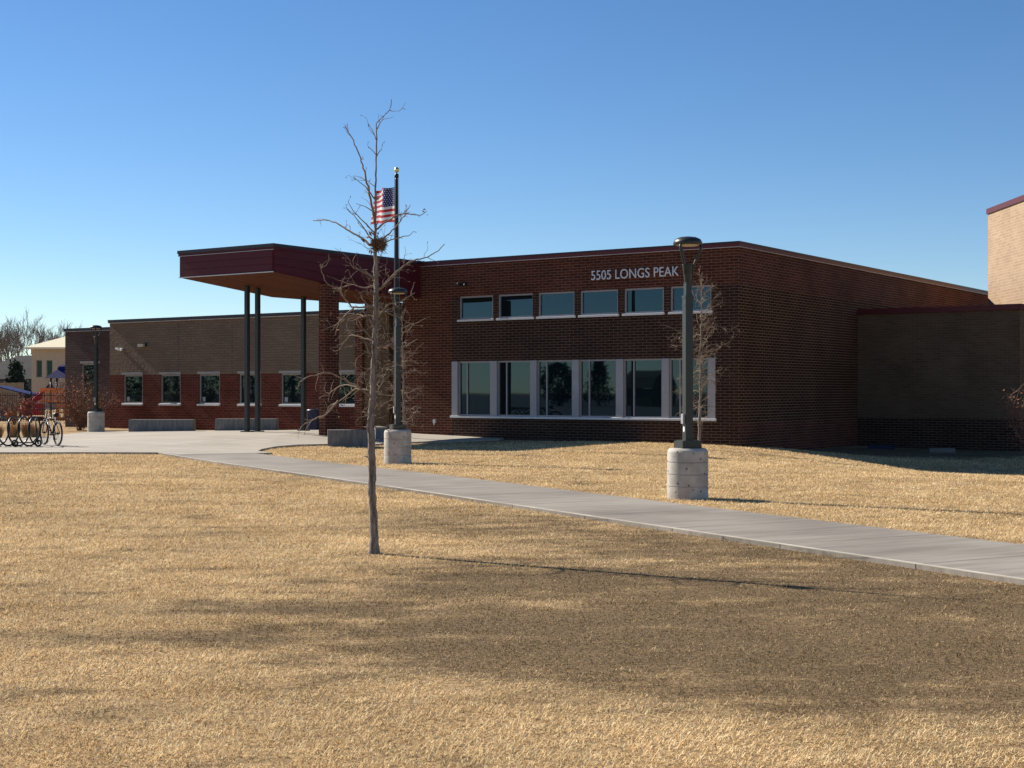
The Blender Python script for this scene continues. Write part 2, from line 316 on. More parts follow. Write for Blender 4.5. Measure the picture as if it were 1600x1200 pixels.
# ------------------------------------------------------------------ mesh helpers
class MB:
    def __init__(s): s.v = []; s.f = []; s.m = []; s.uv = []
    def face(s, pts, mat=0, uv=None):
        i = len(s.v); s.v += [tuple(p) for p in pts]; s.f.append(tuple(range(i, i + len(pts)))); s.m.append(mat)
        s.uv.append(uv or [(p[0] + p[1], p[2]) for p in pts])
    def box(s, a, b, mat=0, T=None):
        x0, y0, z0 = a; x1, y1, z1 = b
        c = [(x0, y0, z0), (x1, y0, z0), (x1, y1, z0), (x0, y1, z0), (x0, y0, z1), (x1, y0, z1), (x1, y1, z1), (x0, y1, z1)]
        if T is not None: c = [tuple(T @ Vector(p)) for p in c]
        for q in ((0, 3, 2, 1), (4, 5, 6, 7), (0, 1, 5, 4), (1, 2, 6, 5), (2, 3, 7, 6), (3, 0, 4, 7)):
            s.face([c[k] for k in q], mat)
    def ring(s, pts, closed=True): pass
    def tube(s, path, radii, n=6, mat=0, cap=True):
        path = [Vector(p) for p in path]
        if not hasattr(radii, '__len__'): radii = [radii] * len(path)
        base = len(s.v); ref = None
        L = len(path)
        for i, p in enumerate(path):
            t = (path[min(i + 1, L - 1)] - path[max(i - 1, 0)])
            if t.length < 1e-9: t = Vector((0, 0, 1))
            t.normalize()
            if ref is None: ref = Vector((1, 0, 0)) if abs(t.x) < 0.9 else Vector((0, 1, 0))
            a = (ref - t * ref.dot(t))
            if a.length < 1e-5: a = t.orthogonal()
            a.normalize(); ref = a; b = t.cross(a)
            r = radii[i]
            for k in range(n):
                w = 2 * math.pi * k / n
                q = p + (a * math.cos(w) + b * math.sin(w)) * r
                s.v.append((q.x, q.y, q.z))
        for i in range(L - 1):
            for k in range(n):
                k2 = (k + 1) % n; o = base + i * n
                s.f.append((o + k, o + k2, o + n + k2, o + n + k)); s.m.append(mat); s.uv.append([(0, 0)] * 4)
        if cap and n > 2:
            s.f.append(tuple(base + k for k in reversed(range(n)))); s.m.append(mat); s.uv.append([(0, 0)] * n)
            o = base + (L - 1) * n
            s.f.append(tuple(o + k for k in range(n))); s.m.append(mat); s.uv.append([(0, 0)] * n)
    def lathe(s, prof, n=24, mat=0, c=(0, 0, 0), T=None):
        base = len(s.v); L = len(prof)
        for r, z in prof:
            for k in range(n):
                w = 2 * math.pi * k / n
                p = Vector((c[0] + r * math.cos(w), c[1] + r * math.sin(w), c[2] + z))
                if T is not None: p = T @ p
                s.v.append(tuple(p))
        for i in range(L - 1):
            for k in range(n):
                k2 = (k + 1) % n; o = base + i * n
                s.f.append((o + k, o + k2, o + n + k2, o + n + k)); s.m.append(mat); s.uv.append([(0, 0)] * 4)
        s.f.append(tuple(base + k for k in reversed(range(n)))); s.m.append(mat); s.uv.append([(0, 0)] * n)
        o = base + (L - 1) * n
        s.f.append(tuple(o + k for k in range(n))); s.m.append(mat); s.uv.append([(0, 0)] * n)
    def prism(s, poly, z0, z1, mat=0):
        """poly counter-clockwise list of (x,y)"""
        n = len(poly)
        s.face([(x, y, z1) for x, y in poly], mat); s.face([(x, y, z0) for x, y in reversed(poly)], mat)
        for i in range(n):
            a = poly[i]; b = poly[(i + 1) % n]
            s.face([(a[0], a[1], z0), (b[0], b[1], z0), (b[0], b[1], z1), (a[0], a[1], z1)], mat)
    def mesh(s, name, mats, smooth=False):
        me = bpy.data.meshes.new(name)
        me.from_pydata(s.v, [], s.f)
        for x in (mats if isinstance(mats, (list, tuple)) else [mats]): me.materials.append(M[x])
        me.polygons.foreach_set('material_index', s.m)
        ul = me.uv_layers.new(name='UVMap')
        flat = [c for u in s.uv for p in u for c in p]
        ul.data.foreach_set('uv', flat)
        if smooth: me.polygons.foreach_set('use_smooth', [True] * len(s.f))
        me.update()
        return me
    def build(s, name, mats, parent=None, smooth=False, loc=None, rz=0.0, bevel=0.0):
        o = bpy.data.objects.new(name, s.mesh(name, mats, smooth)); COL.objects.link(o)
        if parent: o.parent = parent
        if loc is not None: o.location = loc
        if rz: o.rotation_euler.z = rz
        if bevel:
            w = o.modifiers.new('edge', 'BEVEL'); w.width = bevel; w.segments = 2; w.limit_method = 'ANGLE'
        if smooth == 'auto' or smooth:
            pass
        return o

def tag(o, label, cat, group=None):
    o['label'] = label; o['category'] = cat
    if group: o['group'] = group
    return o
def thing(name, label, cat, loc=(0, 0, 0), rz=0.0, group=None):
    o = bpy.data.objects.new(name, None); COL.objects.link(o)
    o.location = loc; o.rotation_euler = (0, 0, rz); o.empty_display_size = 0.2
    return tag(o, label, cat, group)
def copy_tree(o, parent=None):
    c = o.copy(); COL.objects.link(c)
    if parent: c.parent = parent
    for ch in list(o.children): copy_tree(ch, c)
    return c
def structure(o): o['kind'] = 'structure'; return o

# ------------------------------------------------------------------ terrain
CTRL = [(-8.6, 45.2, .27), (-8.2, 45.8, .27), (-7.6, 47.9, .24), (-5.9, 44.0, .23), (-5, 40.8, .02), (-4.1, 43.4, .06), (-2, 47, .09), (6.6, 41.3, 0), (2, 44.3, .05),
        (12.0, 49.3, -.27), (16.6, 46.3, -.32), (11.5, 37.6, -.60), (14.2, 41.0, -.50), (9.1, 39.4, -.27), (11.5, 44, -.38), (16, 37.0, -.64), (8.5, 35.5, -.27), (12, 32, -.34), (17, 30, -.24), (7.4, 38.4, -.13), (14, 33.5, -.50),
        (-17, 58, .07), (-13, 52, .11), (-9, 54, .1), (-20, 60, .07), (-6, 52, .15), (-14, 44, .05), (-20, 44, 0),
        (2.6, 21.2, 0), (-2.5, 31.7, 0), (-1.4, 14, 0), (-8, 20, 0), (8, 20, -.02), (3, 9, 0), (-3, 8, 0), (0, 0, 0), (-9, 34, 0), (4.5, 30, .0), (2, 36, .03), (6, 26, -.03), (9, 14, 0),
        (-30, 30, 0), (-30, 60, 0), (-25, 80, 0), (30, 30, -.1), (30, 60, -.2), (0, 70, .1), (20, 5, 0), (-20, 5, 0), (0, -20, 0), (-40, 0, 0), (40, 0, 0), (0, 100, 0), (-50, 100, 0), (50, 90, 0), (-60, 40, 0), (60, 40, 0)]
_C = np.array(CTRL)
_d = np.sqrt(((_C[:, None, :2] - _C[None, :, :2]) ** 2).sum(-1) + 4.0)
_w = np.linalg.solve(_d, _C[:, 2])
def gz_np(x, y):
    x = np.asarray(x, float); y = np.asarray(y, float)
    out = np.zeros(x.shape)
    for (cx, cy, _), w in zip(CTRL, _w): out += w * np.sqrt((x - cx) ** 2 + (y - cy) ** 2 + 4.0)
    r = np.sqrt(x ** 2 + (y - 35) ** 2)
    return out * np.clip((75 - r) / 20, 0, 1)
def gz(x, y): return float(gz_np(np.array([x]), np.array([y]))[0])

# thin-turf patch map (x, y, rx, ry, strength): turf worn to brown thatch; first entry also paints the swale's shade darker
WEAR_SHADE = [(12.8, 45.6, 5.2, 2.4, 1.0), (1.2, 9.3, 2.7, 1.6, 1.05), (3.2, 7.9, 3.0, 1.05, .95), (4.3, 10.2, 3.2, 2.0, .95), (2.0, 12.0, 3.2, 1.3, .95), (-.1, 11.4, 1.5, .8, .8), (.2, 13.2, 1.3, .6, .6), (-1.36, 14.0, .4, .3, .55), (-1.0, 10.5, 1.9, .42, .85), (-1.9, 9.3, 1.5, .26, .8), (-2.6, 9.1, 1.0, .14, .6), (0.0, 8.6, 1.2, .75, .8),
        (2.4, 14.6, 2.4, 1.8, .82), (0.2, 17.0, 1.9, 1.5, .66), (3.8, 12.4, 1.9, 1.2, .75), (-2.35, 7.55, .32, .09, .5), (5.0, 6.7, 2.6, .7, .85), (-.7, 12.4, 1.6, .3, .45), (-1.6, 13.1, .6, .2, .4), (-3.6, 26, 1.2, 1.2, .35), (-5.5, 30.0, 1.4, 1.0, .35), (-.3, 22.5, .8, 1.2, .35), (-1.5, 18.5, 1.2, .8, .35), (-3.2, 14.4, 1.0, .35, .3), (1.4, 5.9, .9, .12, .4)]
def vnoise(x, y, f, seed):
    g = np.random.default_rng(seed).random((256, 256)); X = x * f; Y = y * f
    i = np.floor(X).astype(int); j = np.floor(Y).astype(int); a = X - i; b = Y - j; a = a * a * (3 - 2 * a); b = b * b * (3 - 2 * b)
    G = lambda p, q: g[p % 256, q % 256]
    return (G(i, j) * (1 - a) + G(i + 1, j) * a) * (1 - b) + (G(i, j + 1) * (1 - a) + G(i + 1, j + 1) * a) * b
def wear_shade_np(x, y):
    out = np.zeros(np.shape(x))
    for cx, cy, rx, ry, st in WEAR_SHADE:
        d = np.sqrt(((x - cx) / rx) ** 2 + ((y - cy) / ry) ** 2)
        out = np.maximum(out, st * np.clip((1.45 - d) / 0.85, 0, 1))
    x = np.asarray(x); y = np.asarray(y)
    sp = np.clip((.5 * vnoise(x, y * 2.0, 1.5, 7) + .5 * vnoise(x, y * 1.7, 4.6, 8) - .60) / .16, 0, 1) * .46
    out = np.maximum(out, sp)
    st = .6 * vnoise(x + 9, y * 2.6, .8, 9) + .4 * vnoise(x, y * 2.2, 2.9, 10)
    out = out * (.74 + .62 * np.clip(st, 0, 1)) 
    far = np.clip((np.asarray(y) - 24) / 10, 0, 1) * 0.25
    return out - far * (out < .2)

def axis(lo, hi, step, outer):
    a = list(np.arange(lo, hi + 1e-6, step))
    l = [-x for x in outer]; return np.array(sorted([lo + q for q in l]) + a + [hi + q for q in outer])
OUT = [2, 5, 10, 20, 40, 80, 160, 320, 640, 1200]
xs = axis(-32, 32, .4, OUT); ys = axis(2, 66, .4, OUT)
gx, gy = np.meshgrid(xs, ys)
gzv = gz_np(gx, gy)
rngn = np.random.default_rng(3)
nx, ny = len(xs), len(ys)
co = np.stack([gx, gy, gzv], -1).reshape(-1, 3)
me = bpy.data.meshes.new('lawn_ground')
idx = np.arange(nx * ny).reshape(ny, nx)
q = np.stack([idx[:-1, :-1], idx[:-1, 1:], idx[1:, 1:], idx[1:, :-1]], -1).reshape(-1, 4)
me.vertices.add(len(co)); me.vertices.foreach_set('co', co.ravel())
me.loops.add(q.size); me.loops.foreach_set('vertex_index', q.ravel())
me.polygons.add(len(q)); me.polygons.foreach_set('loop_start', np.arange(0, q.size, 4)); me.polygons.foreach_set('loop_total', np.full(len(q), 4))
me.update(calc_edges=True); me.validate()
at = me.attributes.new('wear_shade', 'FLOAT', 'POINT'); at.data.foreach_set('value', wear_shade_np(gx, gy).ravel().astype(np.float32))
me.polygons.foreach_set('use_smooth', [True] * len(q))
me.materials.append(M['turf'])
lawn = bpy.data.objects.new('lawn', me); COL.objects.link(lawn); structure(lawn)

# ------------------------------------------------------------------ paving: plaza and walkway, slabs standing a little proud of the turf
PLAZA = [(-45, 36.75), (-8.85, 35.95), (-8.2, 35.0), (-6.1, 36.1), (-6.62, 37.0), (-6.70, 38.0), (-6.55, 39.3), (-6.1, 40.3), (-5.2, 41.2), (-4.0, 41.9), (-3.3, 43.3), (-1.7, 44.3), (-0.4, 45.2), (-0.2, 46.3), (-6, 51), (-6.6, 54.5), (-9.0, 52.6), (-12.2, 52.4), (-15.4, 52.6), (-15.6, 46.9), (-17.5, 46.3), (-45, 46.5)]
PD = Vector((0.478, -0.878, 0)); PN = Vector((0.878, 0.478, 0))     # along and across the walkway
P0 = Vector((-9.1, 36.2, 0))                                        # on its lawn-side edge
PW = 2.16
def slab(name, poly, lift, mat, cells, uvdir):
    bm = bmesh.new()
    vsx = [bm.verts.new((x, y, 0)) for x, y in poly]
    bm.faces.new(vsx)
    x0 = min(p[0] for p in poly); x1 = max(p[0] for p in poly); y0 = min(p[1] for p in poly); y1 = max(p[1] for p in poly)
    for d, lo, hi in ((Vector((1, 0, 0)), x0, x1), (Vector((0, 1, 0)), y0, y1)):
        k = lo + cells
        while k < hi:
            g = bm.verts[:] + bm.edges[:] + bm.faces[:]
            bmesh.ops.bisect_plane(bm, geom=g, plane_co=d * k, plane_no=d)
            k += cells
    bmesh.ops.triangulate(bm, faces=bm.faces[:])
    bm.normal_update()
    if bm.faces[:][0].normal.z < 0: bmesh.ops.reverse_faces(bm, faces=bm.faces[:])
    for v in bm.verts: v.co.z = gz(v.co.x, v.co.y) + lift
    ed = [e for e in bm.edges if e.is_boundary]
    r = bmesh.ops.extrude_edge_only(bm, edges=ed)
    for v in r['geom']:
        if isinstance(v, bmesh.types.BMVert): v.co.z -= lift + 0.1
    bmesh.ops.recalc_face_normals(bm, faces=bm.faces[:])
    uv = bm.loops.layers.uv.new('UVMap')
    a = uvdir; b = Vector((-a.y, a.x, 0))
    for f in bm.faces:
        for lp in f.loops: lp[uv].uv = (lp.vert.co.dot(a), lp.vert.co.dot(b))
    me = bpy.data.meshes.new(name); bm.to_mesh(me); bm.free(); me.materials.append(M[mat])
    o = bpy.data.objects.new(name, me); COL.objects.link(o); return structure(o)
slab('plaza_pavement', PLAZA, 0.05, 'plaza', 2.0, U)
p_a = P0 - PD * 0.2; p_b = P0 + PD * 42
PATH = [tuple((p)[:2]) for p in (p_a, p_b, p_b + PN * PW, p_a + PN * PW + PD * 0.9)]
slab('walkway', PATH, 0.045, 'path', 2.0, PD)
EDGE = [tuple((p)[:2]) for p in (p_a - PN * .0 + PD * .5, p_b, p_b + PN * .045, p_a + PN * .045 + PD * .5)]
M['edge'] = simple('trowelled_edge', (0.42, 0.38, 0.31), .8, 0, .35, 1.2)
slab('walkway_edge', EDGE, 0.052, 'edge', 2.0, PD)
def inside(poly, x, y):
    x = np.asarray(x); y = np.asarray(y); r = np.zeros(x.shape, bool); n = len(poly)
    for i in range(n):
        x1, y1 = poly[i]; x2, y2 = poly[(i + 1) % n]
        c = ((y1 > y) != (y2 > y)) & (x < (x2 - x1) * (y - y1) / ((y2 - y1) or 1e-9) + x1)
        r ^= c
    return r
mb = MB(); mb.face([(-700, -300, .012), (-27, -300, .012), (-27, 31, .012), (-700, 31, .012)])
structure(mb.build('parking_lot', 'asphalt'))  # unseen asphalt, stretched far out to keep the window reflections dark

# ------------------------------------------------------------------ the school (local x along its front, local y into its depth)
school = thing('school_building', 'long low red and brown brick school with flat roofs and a burgundy entrance canopy', 'school', CO, -TH)

def wall(mb, x0, y0, dx, dy, L, z0, z1, bands, holes=(), depth=0.1, uo=0.0):
    """vertical wall from (x0,y0) running L along (dx,dy); outside is on the right hand of the run. bands: f(s,z)->material index"""
    nxo, nyo = dy, -dx
    ss = {0, L}; zs = {z0, z1}
    for a, b, c, d in holes: ss |= {a, b}; zs |= {c, d}
    ss |= {s for s in bands[0] if 0 < s < L}; zs |= {z for z in bands[1] if z0 < z < z1}
    ss = sorted(ss); zs = sorted(zs)
    P = lambda s, z, k=0.0: (x0 + dx * s - nxo * k, y0 + dy * s - nyo * k, z)
    for i in range(len(ss) - 1):
        for j in range(len(zs) - 1):
            a, b, c, d = ss[i], ss[i + 1], zs[j], zs[j + 1]; sm, zm = (a + b) / 2, (c + d) / 2
            if any(h[0] < sm < h[1] and h[2] < zm < h[3] for h in holes): continue
            mb.face([P(a, c), P(b, c), P(b, d), P(a, d)], bands[2](sm, zm), [(uo + a, c), (uo + b, c), (uo + b, d), (uo + a, d)])
    for a, b, c, d in holes:
        k = depth
        for q, uvq in (([P(a, c), P(a, d), P(a, d, k), P(a, c, k)], [(a, c), (a, d), (a + k, d), (a + k, c)]),
                       ([P(b, d), P(b, c), P(b, c, k), P(b, d, k)], [(b, d), (b, c), (b + k, c), (b + k, d)]),
                       ([P(a, d), P(b, d), P(b, d, k), P(a, d, k)], [(a, d), (b, d), (b, d + k), (a, d + k)]),
                       ([P(b, c), P(a, c), P(a, c, k), P(b, c, k)], [(b, c), (a, c), (a, c + k), (b, c + k)])):
            mb.face(q, bands[2]((a + b) / 2, (c + d) / 2), [(uo + p, r) for p, r in uvq])
def block(name, u0, u1, v0, v1, z0, z1, mats, front, side=None, holes=(), depth=0.1, label=None):
    """one box-shaped building volume; front looks along -y"""
    side = side or front
    mb = MB()
    wall(mb, u0, v0, 1, 0, u1 - u0, z0, z1, front, holes, depth, uo=u0)
    wall(mb, u1, v0, 0, 1, v1 - v0, z0, z1, side, uo=u1 + 100.0)
    wall(mb, u1, v1, -1, 0, u1 - u0, z0, z1, side)
    wall(mb, u0, v1, 0, -1, v1 - v0, z0, z1, side)
    o = mb.build(name, mats, school)
    if label: o['label'] = label
    r = MB(); r.face([(u0 + .01, v0 + .01, z1 - .3), (u1 - .01, v0 + .01, z1 - .3), (u1 - .01, v1 - .01, z1 - .3), (u0 + .01, v1 - .01, z1 - .3)])
    r.build('roof', 'roof', school)
    return o
def coping(u0, u1, v0, v1, z1, h=0.16, cap=0.05, out=0.05, wth=0.35, mats=('coping', 'coping_dark', 'trim')):
    """metal parapet cap: burgundy face, dark top edge, bright drip edge"""
    def frame(mb, o, i, za, zb, m):
        O = [(u0 - o, v0 - o), (u1 + o, v0 - o), (u1 + o, v1 + o), (u0 - o, v1 + o)]
        I = [(u0 + i, v0 + i), (u1 - i, v0 + i), (u1 - i, v1 - i), (u0 + i, v1 - i)]
        for k in range(4):
            a, b = O[k], O[(k + 1) % 4]; c, d = I[k], I[(k + 1) % 4]
            mb.face([(*a, za), (*b, za), (*b, zb), (*a, zb)], m)
            mb.face([(*d, za), (*c, za), (*c, zb), (*d, zb)], m)
            mb.face([(*a, zb), (*b, zb), (*d, zb), (*c, zb)], m)
            mb.face([(*b, za), (*a, za), (*c, za), (*d, za)], m)
    mb = MB()
    frame(mb, out, wth, z1 - h, z1 - cap, 0)
    frame(mb, out + .012, wth, z1 - cap + .001, z1, 1)
    frame(mb, out + .022, wth, z1 - h - .012, z1 - h - .001, 2)
    return mb.build('coping', list(mats), school)

def window(name, w, h, frame=0.05, mull=None, mat='alu', depth=0.09, proud=0.0, cover=0.0, glass='glass'):
    """frame (with optional inner mullion), pane as its child; origin at lower left of the opening, glass set back"""
    mb = MB(); y0 = depth - .05 - proud; y1 = depth + .03
    mb.box((0, y0, 0), (frame, y1, h)); mb.box((w - frame, y0, 0), (w, y1, h))
    mb.box((frame, y0, 0), (w - frame, y1, frame)); mb.box((frame, y0, h - frame), (w - frame, y1, h))
    if mull: mb.box((mull - .02, y0 + .012, frame), (mull + .02, y1, h - frame))
    if cover: mb.box((w, y0 - .06, 0), (w + cover, y1, h))
    me = mb.mesh(name, mat)
    pm = MB(); yg = depth + .005
    if mull:
        pm.box((frame - .005, yg, frame - .005), (mull - .015, yg + .02, h - frame + .005)); pm.box((mull + .015, yg, frame - .005), (w - frame + .005, yg + .02, h - frame + .005))
    else: pm.box((frame - .005, yg, frame - .005), (w - frame + .005, yg + .02, h - frame + .005))
    return me, pm.mesh('pane', glass)
def put(name, mesh, parent, loc=(0, 0, 0)):
    o = bpy.data.objects.new(name, mesh); COL.objects.link(o); o.parent = parent; o.location = loc; return o
def sill(w, out=0.07, th=0.06, depth=.1, slope=.03):
    mb = MB(); a, b = -.04, w + .04
    p = [(-out, -th), (depth, -th), (depth, slope), (-out, 0)]
    mb.face([(a, y, z) for y, z in reversed(p)]); mb.face([(b, y, z) for y, z in p])
    for i in range(4):
        (y0, z0), (y1, z1) = p[i], p[(i + 1) % 4]
        mb.face([(a, y0, z0), (a, y1, z1), (b, y1, z1), (b, y0, z0)][::-1])
    return mb.mesh('window_sill', 'sill')

# --- main hall
G = -1.0
holes = []
upW = [(-10.11, -8.74), (-8.54, -7.19), (-6.98, -5.62), (-5.41, -4.05), (-3.83, -2.46), (-2.24, -.88)]
for a, b in upW: holes.append((a + 12.43, b + 12.43, 3.98, 4.75))
holes.append((-10.40 + 12.43, -.74 + 12.43, .80, 2.60))
def main_front(s, z): return 0 if (z > 4.73 or s < 2.02) else 1
def main_side(s, z): return 0 if z > 4.73 else (2 if z > 0.68 else 0)
block('brick_wall', -12.43, 0, 0, 30, G, 5.90, ['brick_red', 'brick_dark', 'brick_brown'],
      ([2.02], [4.73], main_front), ([], [4.73, .68], main_side), holes, .14, label='tall red and dark brown brick wall of the main hall')
coping(-12.43, 0, 0, 30, 5.98)
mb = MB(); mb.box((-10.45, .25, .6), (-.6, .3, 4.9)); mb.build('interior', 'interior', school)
for k, (a, b) in enumerate(upW):
    if k == 0: wm, pm = window('clerestory_window', 1.37, .77, .055, None, 'alu', .09); sm = sill(1.37)
    w = put('clerestory_window', wm, school, (a, 0, 3.98)); put('pane', pm, w); s_ = put('window_sill', sm, w, (0, 0, -.005))
XL = [-10.40, -8.84, -7.27, -5.69, -4.10, -2.51]
COVER = .27
ml = MB(); ml.box((0, -.03, 0), (.24, .12, 1.8)); ml.build('window_jamb', 'alu', school, loc=(-10.40, 0, .80))
for k in range(6):
    x0 = [-10.16, -8.58, -7.03, -5.45, -3.86, -2.28][k]; x1 = XL[k + 1] if k < 5 else -.97
    wm, pm = window('classroom_window', x1 - x0, 1.80, .05, .34, 'alu', .09, 0.0, cover=([-8.58, -7.03, -5.45, -3.86, -2.28, -.74][k] - x1))
    w = put('classroom_window', wm, school, (x0, 0, .80)); put('pane', pm, w)
put('window_sill', sill(9.66, .08, .06), school, (-10.40, 0, .795))
# address lettering: raised metal letters, read from the drive
def lettering(text, x0, x1, z, hgt, y):
    cu = bpy.data.curves.new('sign', 'FONT'); cu.body = text; cu.size = 1.0; cu.extrude = .02; cu.space_character = 1.02
    t = bpy.data.objects.new('t', cu); COL.objects.link(t)
    dg = bpy.context.evaluated_depsgraph_get(); dg.update()
    m = bpy.data.meshes.new_from_object(t.evaluated_get(dg))
    bpy.data.objects.remove(t)
    c = np.array([v.co[:] for v in m.vertices]); mn = c.min(0); mx_ = c.max(0)
    for v in m.vertices:
        a, b, d = v.co
        v.co = ((a - mn[0]) / (mx_[0] - mn[0]) * (x1 - x0), -d - .0, (b - mn[1]) / (mx_[1] - mn[1]) * hgt)
    m.materials.clear(); m.materials.append(M['letters'])
    o = bpy.data.objects.new('sign_lettering', m); COL.objects.link(o); o.parent = school; o.location = (x0, y, z)
    return o
lettering('5505 LONGS PEAK', -4.98, -1.93, 5.06, .29, -.03)
# --- left wing (classrooms) and its lower end block
WV = 1.6
WX0, WX1 = -29.45, -15.56
wingW = [(-28.58, -27.42), (-26.34, -25.18), (-24.12, -22.96), (-21.90, -20.74), (-19.69, -18.53), (-17.10, -15.94)]
def wing_front(s, z): return 0 if z > 2.29 else 1
block('wing_wall', WX0, WX1, WV, 22, G, 4.52, ['block_tan', 'brick_wing'], ([], [2.29], wing_front), None,
      [(a - WX0, b - WX0, 1.12, 2.29) for a, b in wingW], .12, label='low wing wall of tan split face block over red brick')
coping(WX0, WX1, WV, 22, 4.59, .13, .07, .05, .3, ('coping_dark', 'coping_dark', 'sill'))
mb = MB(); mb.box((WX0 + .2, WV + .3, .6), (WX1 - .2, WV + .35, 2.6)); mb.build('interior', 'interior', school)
for cx in (-25.5 + .2, -22.3):
    jm = MB(); jm.box((cx, WV - .004, 2.31), (cx + .014, WV + .02, 4.38)); jm.build('control_joint', 'coping_dark', school)
wm, pm = window('wing_window', 1.16, 1.17, .06, None, 'alu_wing', .08, glass='glass_dim')
sm = sill(1.16, .09, .07)
hm = MB(); hm.box((-.08, -.03, 0), (1.2, .05, .1)); hm = hm.mesh('lintel', 'alu_wing')
nm = MB(); nm.box((0, 0, 0), (.16, .004, .18)); nm = nm.mesh('window_notice', 'grey')
for k, (a, b) in enumerate(wingW):
    w = put('wing_window', wm, school, (a, WV, 1.12)); put('pane', pm, w); put('window_sill', sm, w, (0, 0, -.005)); put('lintel', hm, w, (0, 0, 1.175))
    if k in (0, 2, 4): put('window_notice', nm, w, (.11, .08, .09))
EX0 = -38.0 + 5.1
def end_front(s, z): return 0
block('wing_wall', EX0, WX0 - .01, WV + .45, 18, G, 4.26, ['brick_purple', 'brick_wing'], ([2.6], [1.2], lambda s, z: 1 if (s > 2.6 and z < 1.2) else 0), None,
      [(1.10, 2.10, .85, 2.80)], .12, label='lower end wall of dark purple brown brick')
coping(EX0, WX0 - .01, WV + .45, 18, 4.33, .13, .07, .05, .3, ('coping_dark', 'coping_dark', 'trim'))
wm, pm = window('wing_window', 1.0, 1.95, .06, None, 'alu_wing', .08, glass='glass_dim')
w = put('wing_window', wm, school, (EX0 + 1.10, WV + .45, .85)); put('pane', pm, w); put('lintel', hm, w, (0, 0, 1.955))
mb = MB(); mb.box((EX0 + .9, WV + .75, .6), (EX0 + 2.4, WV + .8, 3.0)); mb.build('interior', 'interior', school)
# wall fittings
def camera_pair(x, y, z, mat):
    mb = MB(); mb.box((-.06, -.05, -.05), (.06, 0, .07)); mb.build('wall_camera', mat, school, loc=(x, y, z))
    o = mb
    for dx in (-.09, .09):
        l_ = MB(); l_.lathe([(.0, 0), (.045, .01), (.055, .06), (.04, .14), (0, .15)], 10, T=Matrix.Translation((dx, -.05, 0)) @ Matrix.Rotation(R(75 if dx < 0 else 105), 4, 'X') @ Matrix.Rotation(R(25 if dx > 0 else -25), 4, 'Y'))
        c = l_.build('wall_spotlight', mat, school, True, (x, y, z))
camera_pair(-28.71, WV, 3.35, 'white')
camera_pair(-9.91, 0, 5.13, 'black')
mb = MB(); mb.box((-.18, -.16, -.06), (.14, -.02, .06)); mb.box((.02, -.05, -.04), (.22, 0, .1), 1); mb.build('wall_floodlight', ['lens', 'black'], school, loc=(-27.38, WV, 3.49))
mb = MB(); mb.box((-.05, -.07, -.02), (.05, 0, .09)); mb.tube([(0, -.05, 0), (0, -.07, -.06), (0, -.06, -.1)], .018, 6); mb.build('hose_tap', 'trim', school, loc=(-11.11, 0, .58))
# --- entrance: dark red pier, tan wall, dark glazed doors
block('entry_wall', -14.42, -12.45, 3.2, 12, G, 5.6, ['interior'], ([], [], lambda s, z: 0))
mb = MB()
wall(mb, -15.56, WV, 1, 0, 1.14, G, 4.82, ([], [], lambda s, z: 0)); wall(mb, -14.42, WV, 0, 1, 1.6, G, 4.82, ([], [], lambda s, z: 0))
o = mb.build('entry_wall', ['brick_tan'], school); o['label'] = 'narrow tan wall beside the entrance doors'
mb = MB(); wall(mb, -15.93, WV - .12, 1, 0, .36, G, 4.46, ([], [], lambda s, z: 0)); wall(mb, -15.57, WV - .12, 0, 1, .12, G, 4.46, ([], [], lambda s, z: 0)); mb.build('brick_pier', ['brick_red'], school)
for k in range(2):
    dm = MB(); x0 = -14.38 + k * .97; x1 = x0 + .94
    dm.box((x0, 2.9, .12), (x0 + .07, 2.96, 2.5)); dm.box((x1 - .07, 2.9, .12), (x1, 2.96, 2.5)); dm.box((x0 + .07, 2.9, .12), (x1 - .07, 2.96, .4)); dm.box((x0 + .07, 2.9, 2.4), (x1 - .07, 2.96, 2.5))
    d_ = dm.build('entrance_door', 'black', school)
    pn = MB(); pn.box((x0 + .065, 2.93, .39), (x1 - .065, 2.945, 2.41)); pn.build('pane', 'glass', d_)
    hd = MB(); hx = x1 - .14 if k == 0 else x0 + .1; hd.tube([(hx, 2.9, 1.0), (hx, 2.84, 1.0), (hx, 2.84, 1.35), (hx, 2.9, 1.35)], .015, 6); hd.build('handle', 'chrome', d_)
# --- canopy
CU0, CU1, CV0, CV1, CVK = -15.75, -11.74, -7.05, 1.5, -3.0
ZT, ZF, ZK = 6.0, 5.16, 4.78
canopy = MB()
side = lambda x: [(x, CV0, ZF), (x, CVK, ZK), (x, CV1, ZK), (x, CV1, ZT - .1), (x, CV0, ZT - .1)]
canopy.face(side(CU1), 0); canopy.face(side(CU0)[::-1], 0)
canopy.face([(CU0, CV0, ZF), (CU1, CV0, ZF), (CU1, CV0, ZT - .1), (CU0, CV0, ZT - .1)])
canopy.face([(CU1, CV1, ZK), (CU0, CV1, ZK), (CU0, CV1, ZT - .1), (CU1, CV1, ZT - .1)])
canopy.face([(CU0, CV0, ZT - .1), (CU1, CV0, ZT - .1), (CU1, CV1, ZT - .1), (CU0, CV1, ZT - .1)])
canopy.face([(CU0, CV0, ZF), (CU0, CVK, ZK), (CU1, CVK, ZK), (CU1, CV0, ZF)]); canopy.face([(CU0, CVK, ZK), (CU0, CV1, ZK), (CU1, CV1, ZK), (CU1, CVK, ZK)])
cn = canopy.build('canopy', 'fascia', school)
sf = MB(); e = .03
sf.face([(CU0 + e, CV0 + e, ZF - .006), (CU0 + e, CVK, ZK - .006), (CU1 - e, CVK, ZK - .006), (CU1 - e, CV0 + e, ZF - .006)])
